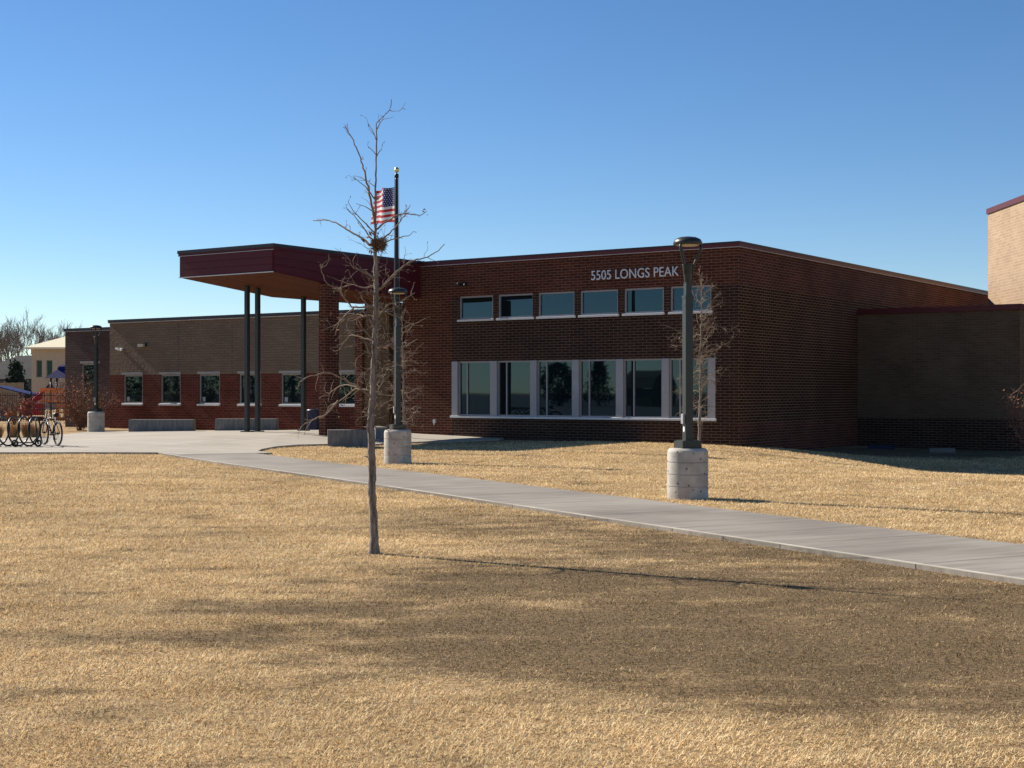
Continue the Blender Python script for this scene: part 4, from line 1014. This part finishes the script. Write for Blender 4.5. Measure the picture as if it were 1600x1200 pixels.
def make_bike(x, y, z, ang):
    t = thing('bicycle', 'dark blue mountain bicycle parked at the right end of the rack', 'bicycle', (x, y, z), ang)
    RW = .345; WB = 1.06; hr = Vector((0, 0, RW)); hf = Vector((WB, 0, RW)); bb = Vector((.43, 0, .30)); seat = Vector((.22, 0, .80)); stt = Vector((.27, 0, .68)); hd = Vector((.86, 0, .86)); hl = Vector((.90, 0, .74))
    f = MB()
    for a, b_, r in ((bb, stt, .017), (stt, hd, .016), (bb, hl, .02), (hl, hd + Vector((-.02, 0, .05)), .02)): f.tube([a, b_], r, 8)
    for s in (-.06, .06):
        o_ = Vector((0, s, 0)); f.tube([hr + o_, bb + o_ * .5], .010, 6); f.tube([hr + o_, stt + o_ * .4], .009, 6)
    f.build('frame', 'bikeframe', t, True)
    fk = MB()
    for s in (-.055, .055): fk.tube([hl + Vector((0, s, -.02)), hf + Vector((0, s, 0))], .015, 6)
    fk.tube([hl + Vector((0, -.055, -.02)), hl + Vector((0, .055, -.02))], .015, 6); fk.build('fork', 'bikeframe', t, True)
    for h in (hr, hf):
        w_ = MB(); 
        ring = lambda r, k: [Vector((h.x + r * math.cos(2 * math.pi * i / k), 0, h.z + r * math.sin(2 * math.pi * i / k))) for i in range(k + 1)]
        w_.tube(ring(RW - .028, 40), .026, 8); wo_ = w_.build('wheel', 'rubber', t, True)
        ri = MB(); ri.tube(ring(RW - .062, 40), .009, 6)
        for i in range(24):
            a = 2 * math.pi * i / 24; ri.tube([h + Vector((0, .02 if i % 2 else -.02, 0)), h + Vector(((RW - .06) * math.cos(a), 0, (RW - .06) * math.sin(a)))], .0022, 3)
        ri.tube([h - Vector((0, .04, 0)), h + Vector((0, .04, 0))], .022, 8); ri.build('rim', 'rackmetal', wo_, True)
    sd = MB(); sd.tube([seat + Vector((-.13, 0, .05)), seat + Vector((-.05, 0, .055)), seat + Vector((.05, 0, .05)), seat + Vector((.15, 0, .045))], [.055, .07, .035, .018], 10); sd.build('saddle', 'black', t, True)
    sp = MB(); sp.tube([stt, seat + Vector((0, 0, .03))], .013, 8); sp.build('seat_post', 'chrome', t, True)
    hb = MB(); top = hd + Vector((-.03, 0, .10)); hb.tube([hd, top, top + Vector((.07, 0, .03))], .014, 8)
    c = top + Vector((.07, 0, .03)); hb.tube([c + Vector((-.04, -.32, .03)), c + Vector((0, -.1, 0)), c + Vector((0, .1, 0)), c + Vector((-.04, .32, .03))], .012, 8); hb.build('handlebar', 'black', t, True)
    cr = MB(); cr.tube([bb + Vector((0, -.06, 0)), bb + Vector((0, .06, 0))], .02, 8)
    cr.tube([bb + Vector((0, -.07, 0)), bb + Vector((.12, -.07, -.12))], .01, 6); cr.tube([bb + Vector((0, .07, 0)), bb + Vector((-.12, .07, .12))], .01, 6)
    cr.tube([Vector((bb.x + .09 * math.cos(a * .35), -.055, bb.z + .09 * math.sin(a * .35))) for a in range(19)], .006, 5)
    cr.box((bb.x + .07, -.16, bb.z - .135), (bb.x + .16, -.075, bb.z - .11)); cr.box((bb.x - .16, .075, bb.z + .11), (bb.x - .07, .16, bb.z + .135)); cr.build('crank', 'black', t)
    ks = MB(); ks.tube([Vector((.35, .05, .3)), Vector((.25, .24, 0.0))], .008, 6); ks.build('kickstand', 'chrome', t)
    return t
make_bike(-12.52, 39.15, gz(-12.5, 39.2) + .055, math.atan2(.80, -.62))
t = thing('kick_scooter', 'blue kick scooter leaning by the bicycle in the rack', 'scooter', (-13.65, 39.05, rz + .003), R(8))
for cx, n_ in ((-.02, 'wheel'), (.60, 'wheel')):
    b = MB(); b.tube([Vector((cx + .075 * math.cos(2 * math.pi * i / 24), 0, .1 + .075 * math.sin(2 * math.pi * i / 24))) for i in range(25)], .025, 8); b.tube([Vector((cx, -.03, .1)), Vector((cx, .03, .1))], .02, 8)
    for i in range(5): b.tube([Vector((cx, 0, .1)), Vector((cx + .07 * math.cos(i * 1.257), 0, .1 + .07 * math.sin(i * 1.257)))], .008, 4)
    b.build('wheel', 'rubber', t, True)
b = MB(); b.box((.06, -.055, .10), (.48, .055, .13)); b.box((-.02, -.015, .1), (.06, .015, .125)); b.tube([Vector((.46, 0, .12)), Vector((.56, 0, .24))], .02, 8); b.build('deck', 'black', t)
b = MB(); b.tube([Vector((.60, 0, .10)), Vector((.56, 0, .24)), Vector((.53, 0, .80))], .018, 8); b.tube([Vector((.53, -.17, .80)), Vector((.53, .17, .80))], .015, 8); b.build('stem', 'bikeframe', t, True)

# ------------------------------------------------------------------ iron fence, playground, houses and trees beyond
def picket_fence(a, b, H, lab):
    a = Vector((*a, 0)); b = Vector((*b, 0)); d = (b - a); L = d.length; ang = math.atan2(d.y, d.x)
    t = thing('iron_fence', lab, 'fence', a, ang)
    p = MB()
    n = int(L / .115)
    for i in range(n): p.box((i * .115, -.009, .08), (i * .115 + .024, .009, H))
    p.build('picket_panel', 'black', t)
    for z in (.18, H - .16):
        r = MB(); r.box((0, -.018, z), (L, .018, z + .035)); r.build('rail', 'black', t)
    k = 0
    while k <= L + .01:
        q_ = MB(); q_.box((k - .03, -.03, 0), (k + .03, .03, H + .06)); q_.build('post', 'black', t); k += 2.4
picket_fence((-34, 71.5), (-20.5, 72.5), 1.55, 'black iron picket fence in front of the playground')

t = thing('play_tower', 'orange playground tower with a dark blue hip roof', 'play structure', (-25.0, 79, 0))
b = MB(); hw = .75
for z0, z1, r0, r1 in ((2.35, 2.86, hw, .2), (2.86, 3.0, .22, .18), (3.0, 3.12, .2, .02)):
    c0 = [(-r0, -r0, z0), (r0, -r0, z0), (r0, r0, z0), (-r0, r0, z0)]; c1 = [(-r1, -r1, z1), (r1, -r1, z1), (r1, r1, z1), (-r1, r1, z1)]
    for i in range(4): b.face([c0[i], c0[(i + 1) % 4], c1[(i + 1) % 4], c1[i]])
    b.face(c0[::-1]); b.face(c1)
b.build('roof', 'blue', t)
for x, y in ((-.48, -.5), (.5, -.5), (-.48, .5), (.5, .5)):
    b = MB(); b.tube([(x, y, 0), (x, y, 2.37)], .055, 10); b.build('post', 'navy', t, True)
b = MB(); b.box((-.62, -.6, .95), (.6, .6, 1.02)); b.build('deck', 'maroon', t)
b = MB(); b.box((-1.05, -.62, 1.02), (.6, -.57, 1.10)); b.box((-1.05, -.62, 1.70), (.6, -.57, 1.80))
for i in range(14): b.box((-1.05 + i * .122, -.615, 1.10), (-1.05 + i * .122 + .075, -.575, 1.70))
b.build('barrier', 'orange', t)
b = MB(); b.box((-.15, -.62, .02), (.02, -.55, .93)); b.box((.25, -.62, .02), (.5, -.55, .93)); b.box((.02, -.62, .72), (.25, -.55, .93)); b.box((.02, -.62, .02), (.25, -.55, .2)); b.box((.02, -.61, .42), (.25, -.56, .48)); b.build('climbing_panel', 'orange', t)
b = MB(); hood = [(-.95, -.5, 1.55), (-.6, -.5, 2.0), (-.35, -.5, 1.55), (-.35, .0, 1.55), (-.6, .0, 2.0), (-.95, .0, 1.55)]
for q_ in ((0, 1, 4, 5), (1, 2, 3, 4)): 
    pp = [Vector(hood[k]) for k in q_]; nn = (pp[1] - pp[0]).cross(pp[2] - pp[0]).normalized() * .03
    b.face(pp); b.face([p + nn for p in pp][::-1])
b.build('hood', 'blue', t)
b = MB(); ns = 16
rows = []
for i in range(ns + 1):
    f = i / ns; a = f * 2.4
    c = Vector((-.95 - .75 * math.sin(a) * .8 - .1 * f, -.3 - .7 * (1 - math.cos(a)), 1.25 - 1.0 * f)); d = Vector((math.cos(a), -math.sin(a) * .3 + .6, 0)).normalized(); s_ = Vector((-d.y, d.x, 0))
    rows.append([c + s_ * .36 + Vector((0, 0, .42)), c + s_ * .32 + Vector((0, 0, .05)), c, c - s_ * .32 + Vector((0, 0, .05)), c - s_ * .36 + Vector((0, 0, .42))])
for i in range(ns):
    for k in range(4): b.face([rows[i][k], rows[i][k + 1], rows[i + 1][k + 1], rows[i + 1][k]])
so_ = b.build('slide', 'red', t, True); so_.modifiers.new('thick', 'SOLIDIFY').thickness = .03
b = MB(); b.box((-1.75, -.9, 0), (-.65, -.7, .16)); b.box((-1.6, -.88, .16), (-.8, -.72, .24)); b.build('slide_step', 'maroon', t)
b = MB(); b.prism([(-1.65, -.75), (-.75, -.75), (-.75, -.68), (-1.65, -.68)], .3, .95); b.build('side_panel', 'red', t)

t = thing('shade_shelter', 'low play shelter with a bright blue sloping roof', 'shelter', (-30.2, 84, 0))
b = MB()
for x0, x1, z0, z1 in ((-3.6, 0, 1.45, 1.95), (0, 2.0, 1.95, 1.45)):
    b.face([(x0, -1, z0), (x1, -1, z1), (x1, 1, z1), (x0, 1, z0)]); b.face([(x0, 1, z0 - .06), (x1, 1, z1 - .06), (x1, -1, z1 - .06), (x0, -1, z0 - .06)])
    b.face([(x0, -1, z0 - .06), (x1, -1, z1 - .06), (x1, -1, z1), (x0, -1, z0)])
b.build('roof', 'blue', t)
for x in (-2.5, -.6, 1.4):
    b = MB(); b.tube([(x, -.8, 0), (x, -.8, 1.6)], .05, 8); b.build('post', 'navy', t, True)
b = MB(); b.lathe([(.002, 0)] + [(.26 * math.sin(R(a)), .26 - .26 * math.cos(R(a))) for a in range(15, 180, 15)] + [(.002, .52)], 18)
tag(b.build('play_ball', 'orange', None, True, (-27.6, 78, 0)), 'round orange play ball behind the iron fence', 'ball')
t = thing('play_tunnel', 'black crawl tunnel with a white rim at the left edge', 'play tunnel', (-28.7, 78.2, 0))
b = MB()
arc = lambda r, y: [(r * math.cos(R(a)), y, r * math.sin(R(a))) for a in range(0, 181, 15)]
A0, A1 = arc(.75, -.5), arc(.75, .9)
for i in range(12): b.face([A0[i], A0[i + 1], A1[i + 1], A1[i]])
b.face(A1); s_ = b.build('shell', 'rubber', t); s_.modifiers.new('thick', 'SOLIDIFY').thickness = .05
b = MB(); b.tube(arc(.77, -.52), .045, 6); b.build('rim', 'white', t, True)

# tan two-storey house
HX0, HX1, HY = -45.0, -30, 133.0
t = thing('tan_house', 'two storey tan stucco house with a cream roof behind the playground', 'house', (HX0, HY, 0), 0)
W_, D_, He = 12.0, 10.0, 5.75
hw_ = [(.45, .98, 2.95, 4.55), (1.4, 1.95, 2.95, 4.55)]
b = MB(); zero = ([], [], lambda s, z: 0)
wall(b, 0, 0, 1, 0, W_, -.5, He, zero, hw_, .25); wall(b, W_, 0, 0, 1, D_, -.5, He, zero); wall(b, W_, D_, -1, 0, W_, -.5, He, zero); wall(b, 0, D_, 0, -1, D_, -.5, He, zero)
b.build('wall', 'stucco', t)
for a, c, d, e_ in hw_:
    f = MB(); f.box((a, .15, d), (a + .06, .22, e_)); f.box((c - .06, .15, d), (c, .22, e_)); f.box((a + .06, .15, d), (c - .06, .22, d + .06)); f.box((a + .06, .15, e_ - .06), (c - .06, .22, e_)); w = f.build('window', 'alu_wing', t)
    p = MB(); p.box((a + .05, .19, d + .05), (c - .05, .2, e_ - .05)); p.build('pane', 'glass_dim', w)
b = MB(); o_ = .5; ap = [(-o_, -o_, He), (W_ + o_, -o_, He), (W_ + o_, D_ + o_, He), (-o_, D_ + o_, He)]; r1, r2 = (D_ / 2, D_ / 2, He + 2.1), (W_ - D_ / 2, D_ / 2, He + 2.1)
b.face([ap[0], ap[1], r2, r1]); b.face([ap[1], ap[2], r2]); b.face([ap[2], ap[3], r1, r2]); b.face([ap[3], ap[0], r1]); b.face(ap[::-1])
b.box((-o_, -o_ - .02, He - .18), (W_ + o_, -o_ + .02, He)); b.build('roof', 'creamroof', t)
# grey-roofed house
t = thing('grey_house', 'low house with a grey shingle roof behind the wooden fence', 'house', (-56.5, 146, 0), R(-8))
b = MB(); wall(b, 0, 0, 1, 0, 13, -.5, 3.0, zero); wall(b, 13, 0, 0, 1, 10, -.5, 3.0, zero); wall(b, 13, 10, -1, 0, 13, -.5, 3.0, zero); wall(b, 0, 10, 0, -1, 10, -.5, 3.0, zero); b.build('wall', 'siding', t)
b = MB(); b.face([(-.5, -.6, 2.9), (13.5, -.6, 2.9), (12.9, 5, 5.6), (3.5, 5, 5.4)]); b.face([(13.5, 10.6, 2.9), (-.5, 10.6, 2.9), (3.5, 5, 5.4), (12.9, 5, 5.6)]); b.face([(-.5, 10.6, 2.9), (-.5, -.6, 2.9), (3.5, 5, 5.4)]); b.face([(13.5, -.6, 2.9), (13.5, 10.6, 2.9), (12.9, 5, 5.6)]); b.build('roof', 'greyroof', t)
# wooden fence
t = thing('wooden_fence', 'weathered board fence in front of the grey roofed house', 'fence', (-60, 117, 0))
b = MB(); rr_ = random.Random(8)
for i in range(132): b.box((i * .15, -.012 + .004 * (i % 2), -.3), (i * .15 + .142, .012 + .004 * (i % 2), 2.35 + rr_.uniform(-.03, .03)))
b.build('board_panel', 'woodfence', t)
for k in range(9):
    b = MB(); b.box((k * 2.4, .02, -.3), (k * 2.4 + .1, .12, 2.3)); b.build('post', 'woodfence', t)

def big_tree(x, y, H, seed, lab):
    rng = random.Random(seed)
    t = thing('bare_tree', lab, 'tree', (x, y, 0), 0, 'bare trees behind the houses')
    tr = MB(); cr = MB()
    def grow(p, d, L, r, lev):
        n = 5; pts, dd = wander(rng, p, d, L, n, .10, .03)
        (tr if lev < 2 else cr).tube(pts, [r * (1 - .4 * i / n) for i in range(n + 1)], 6 if lev < 2 else 3, 0, cap=False)
        if lev >= 5: return
        for _ in range(3 if lev < 3 else 4):
            i = rng.randint(3, n) if lev else n
            grow(pts[i], (perp(rng, dd, rng.uniform(.25, .62)) + Vector((0, 0, .22))), L * rng.uniform(.55, .82), max(r * .52, .014), lev + 1)
    for s in range(3):
        grow((rng.gauss(0, .15), rng.gauss(0, .15), -.2), (rng.gauss(0, .22), rng.gauss(0, .22), 1), H * .30, .17, 0)
    tr.build('trunk', 'bark_far', t, True); o = cr.build('crown', 'bark_far', t); o['kind'] = 'stuff'
for k, (px, y, H) in enumerate(((2, 168, 12.0), (28, 172, 12.0), (50, 176, 12.8), (76, 170, 12.0), (104, 176, 11.6), (-30, 175, 11), (128, 182, 9.6))):
    big_tree((px - 800) / 2219 * y, y, H, 60 + k, ['spreading grey bare tree at the left edge', 'grey bare tree above the grey shingle roof', 'tallest grey bare tree left of the cream roof', 'grey bare tree rising behind the cream roof', 'grey bare tree half hidden by the end wall', 'grey bare tree beyond the left edge', 'tips of a grey bare tree above the end wall roof'][k])

def evergreen(x, y, H, Rr, seed, lab, cone=True, z=0):
    rng = random.Random(seed)
    t = thing('evergreen_tree', lab, 'tree', (x, y, z))
    b = MB(); b.tube([(0, 0, -.2), (0, 0, H * .9)], [.14, .03], 7); b.build('trunk', 'bark_far', t, True)
    c = MB()
    for _ in range(420):
        f = rng.random() ** .7
        rr = Rr * ((1 - f) if cone else math.sqrt(max(0, 1 - (2 * f - 1) ** 2))) * rng.uniform(.35, 1.05); w = rng.uniform(0, 6.28)
        leaf_faces(rng, c, (rr * math.cos(w), rr * math.sin(w), .25 + f * (H - .25)), 9, .17, .17)
    o = c.build('crown', 'needle', t); o['kind'] = 'stuff'; return t
evergreen(-41.4, 118.5, 3.9, 1.4, 71, 'small dark evergreen showing above the wooden fence')
# across the street to the left: what the classroom windows mirror
evergreen(-104, .2, 4.6, 2.4, 72, 'rounded dark evergreen mirrored in the third classroom window', False)
evergreen(-105, -5.2, 6.0, 2.4, 73, 'pointed dark evergreen mirrored in the fourth classroom window')
for k, (x, y, H) in enumerate(((-106, 53, 7), (-103, 48, 8), (-100, 43, 7.4), (-98, 38, 8), (-96, 33, 7), (-93, 28, 7.6))):
    evergreen(x, y, H, 3.3, 80 + k, 'dark evergreen in the far row mirrored in the wing windows', False)['group'] = 'row of dark evergreens across the street'
t = thing('garden_shed', 'gambrel roofed shed mirrored in the fifth classroom window', 'shed', (-97, -7.5, 0), R(60))
pr = [(-2.3, 0), (2.3, 0), (2.3, 1.9), (1.5, 3.2), (0, 3.9), (-1.5, 3.2), (-2.3, 1.9)]
b = MB(); b.face([(x, -2, z) for x, z in pr]); b.face([(x, 2, z) for x, z in reversed(pr)])
for i in (1, 6):
    a, c = pr[i], pr[(i + 1) % 7]; b.face([(a[0], -2, a[1]), (a[0], 2, a[1]), (c[0], 2, c[1]), (c[0], -2, c[1])])
b.build('wall', 'shedwall', t)
b = MB()
for i in (2, 3, 4, 5):
    a, c = pr[i], pr[i + 1]; b.face([(a[0] * 1.03, -2.2, a[1] + .04), (a[0] * 1.03, 2.2, a[1] + .04), (c[0] * 1.03, 2.2, c[1] + .04), (c[0] * 1.03, -2.2, c[1] + .04)])
b.build('roof', 'greyroof', t)
b = MB(); b.box((-.5, -2.05, 1.1), (.5, -2.001, 2.3)); b.build('window', 'grey', t)
# splash blocks under the downspouts in the swale
for (x, y, rz_, m_, lab) in ((12.35, 47.5, R(-30), 'navy', 'dark plastic splash block at the inner wall corner'), (13.9, 45.9, R(-12), 'splash', 'pale concrete splash block lying by the low tan wall')):
    b = MB(); b.box((-.40, -.15, -.03), (.40, -.09, .12)); b.box((-.40, .09, -.03), (.40, .15, .12)); b.box((-.40, -.09, -.03), (.40, .09, .04)); b.box((-.40, -.089, .04), (-.33, .089, .12))
    tag(b.build('splash_block', m_, None, False, (x, y, gz(x, y) + .01), rz_, .012), lab, 'splash block')

# ------------------------------------------------------------------ lawn blades
rg = np.random.default_rng(17)
N = 1600000
u_ = rg.random(N); p_ = .42; ya, yb = 5.2, 44.0
Yb = (ya ** p_ + u_ * (yb ** p_ - ya ** p_)) ** (1 / p_)
Xb = (rg.random(N) * 2 - 1) * (.52 * Yb + 1.5)
jx, jy = Xb + rg.normal(0, .035, N), Yb + rg.normal(0, .035, N)
keep = ~(inside(PLAZA, jx, jy) | inside(PATH, jx, jy))
lu = (Xb - CO.x) * U.x + (Yb - CO.y) * U.y; lv = (Xb - CO.x) * V.x + (Yb - CO.y) * V.y
keep &= ~((lv > -.05) & (lu < .05)) & ~(lv > 9.4)
Wb = wear_shade_np(Xb, Yb)
clump = .55 * vnoise(Xb, Yb, 16, 1) + .45 * vnoise(Xb, Yb, 6, 2); patch = .6 * vnoise(Xb, Yb * 1.6, 1.4, 3) + .4 * vnoise(Xb, Yb * 1.4, 3.7, 4)
keep &= rg.random(N) > .35 * np.clip(Wb, 0, 1)
keep &= rg.random(N) > 1.5 * np.clip(.42 - clump, 0, 1) * np.clip(2.2 - Yb / 12, .4, 2)
Xb, Yb, Wb, clump, patch = Xb[keep], Yb[keep], Wb[keep], clump[keep], patch[keep]; N = len(Xb)
Zb = gz_np(Xb, Yb)
sc_ = (Yb / 6.0) ** .62
Lb = rg.uniform(.02, .052, N) * (.75 + .25 * sc_) * (1 - .5 * np.clip(Wb, 0, 1)) * (.65 + .7 * clump); Wd = .00165 * sc_
az = rg.uniform(0, 2 * np.pi, N); el = rg.uniform(.02, .85, N) ** 1.0; bend = rg.uniform(-1.1, .35, N); tw = rg.normal(0, .8, N)
dx, dy = np.cos(az), np.sin(az); sx, sy = -np.sin(az), np.cos(az)
m1 = np.stack([Xb + dx * np.cos(el) * Lb * .55, Yb + dy * np.cos(el) * Lb * .55, Zb + np.sin(el) * Lb * .55], -1)
e2 = el + bend; a2 = az + tw
tp = m1 + np.stack([np.cos(a2) * np.cos(e2), np.sin(a2) * np.cos(e2), np.sin(e2)], -1) * (Lb * .45)[:, None]
tp[:, 2] = np.maximum(tp[:, 2], Zb + .003)
rt = np.stack([Xb, Yb, Zb - .004], -1); sd_ = np.stack([sx, sy, np.zeros(N)], -1) * Wd[:, None]
vv = np.stack([rt - sd_, rt + sd_, m1 + sd_ * .9, m1 - sd_ * .9, tp], 1).reshape(-1, 3)
b0 = np.arange(N) * 5
me = bpy.data.meshes.new('dry_grass')
quad = np.stack([b0, b0 + 1, b0 + 2, b0 + 3], -1); tri = np.stack([b0 + 3, b0 + 2, b0 + 4], -1)
loops = np.concatenate([quad, tri], 1)
me.vertices.add(N * 5); me.vertices.foreach_set('co', vv.ravel().astype(np.float32))
me.loops.add(N * 7); me.loops.foreach_set('vertex_index', loops.ravel().astype(np.int32))
ls = np.stack([np.arange(N) * 7, np.arange(N) * 7 + 4], -1).ravel(); lt = np.tile([4, 3], N)
me.polygons.add(N * 2); me.polygons.foreach_set('loop_start', ls.astype(np.int32)); me.polygons.foreach_set('loop_total', lt.astype(np.int32))
me.update(calc_edges=True)
a_ = me.attributes.new('wear_shade', 'FLOAT', 'POINT'); a_.data.foreach_set('value', np.repeat(Wb, 5).astype(np.float32))
a_ = me.attributes.new('tint', 'FLOAT', 'POINT'); a_.data.foreach_set('value', np.repeat(np.clip(rg.normal(.52, .30, N) + .45 * (clump - .5) + .55 * (patch - .5), 0, 1), 5).astype(np.float32))
me.materials.append(M['blade'])
go = bpy.data.objects.new('dry_grass', me); COL.objects.link(go)
go['kind'] = 'stuff'; go['label'] = 'short dormant straw coloured grass on the lawn'; go['category'] = 'grass'
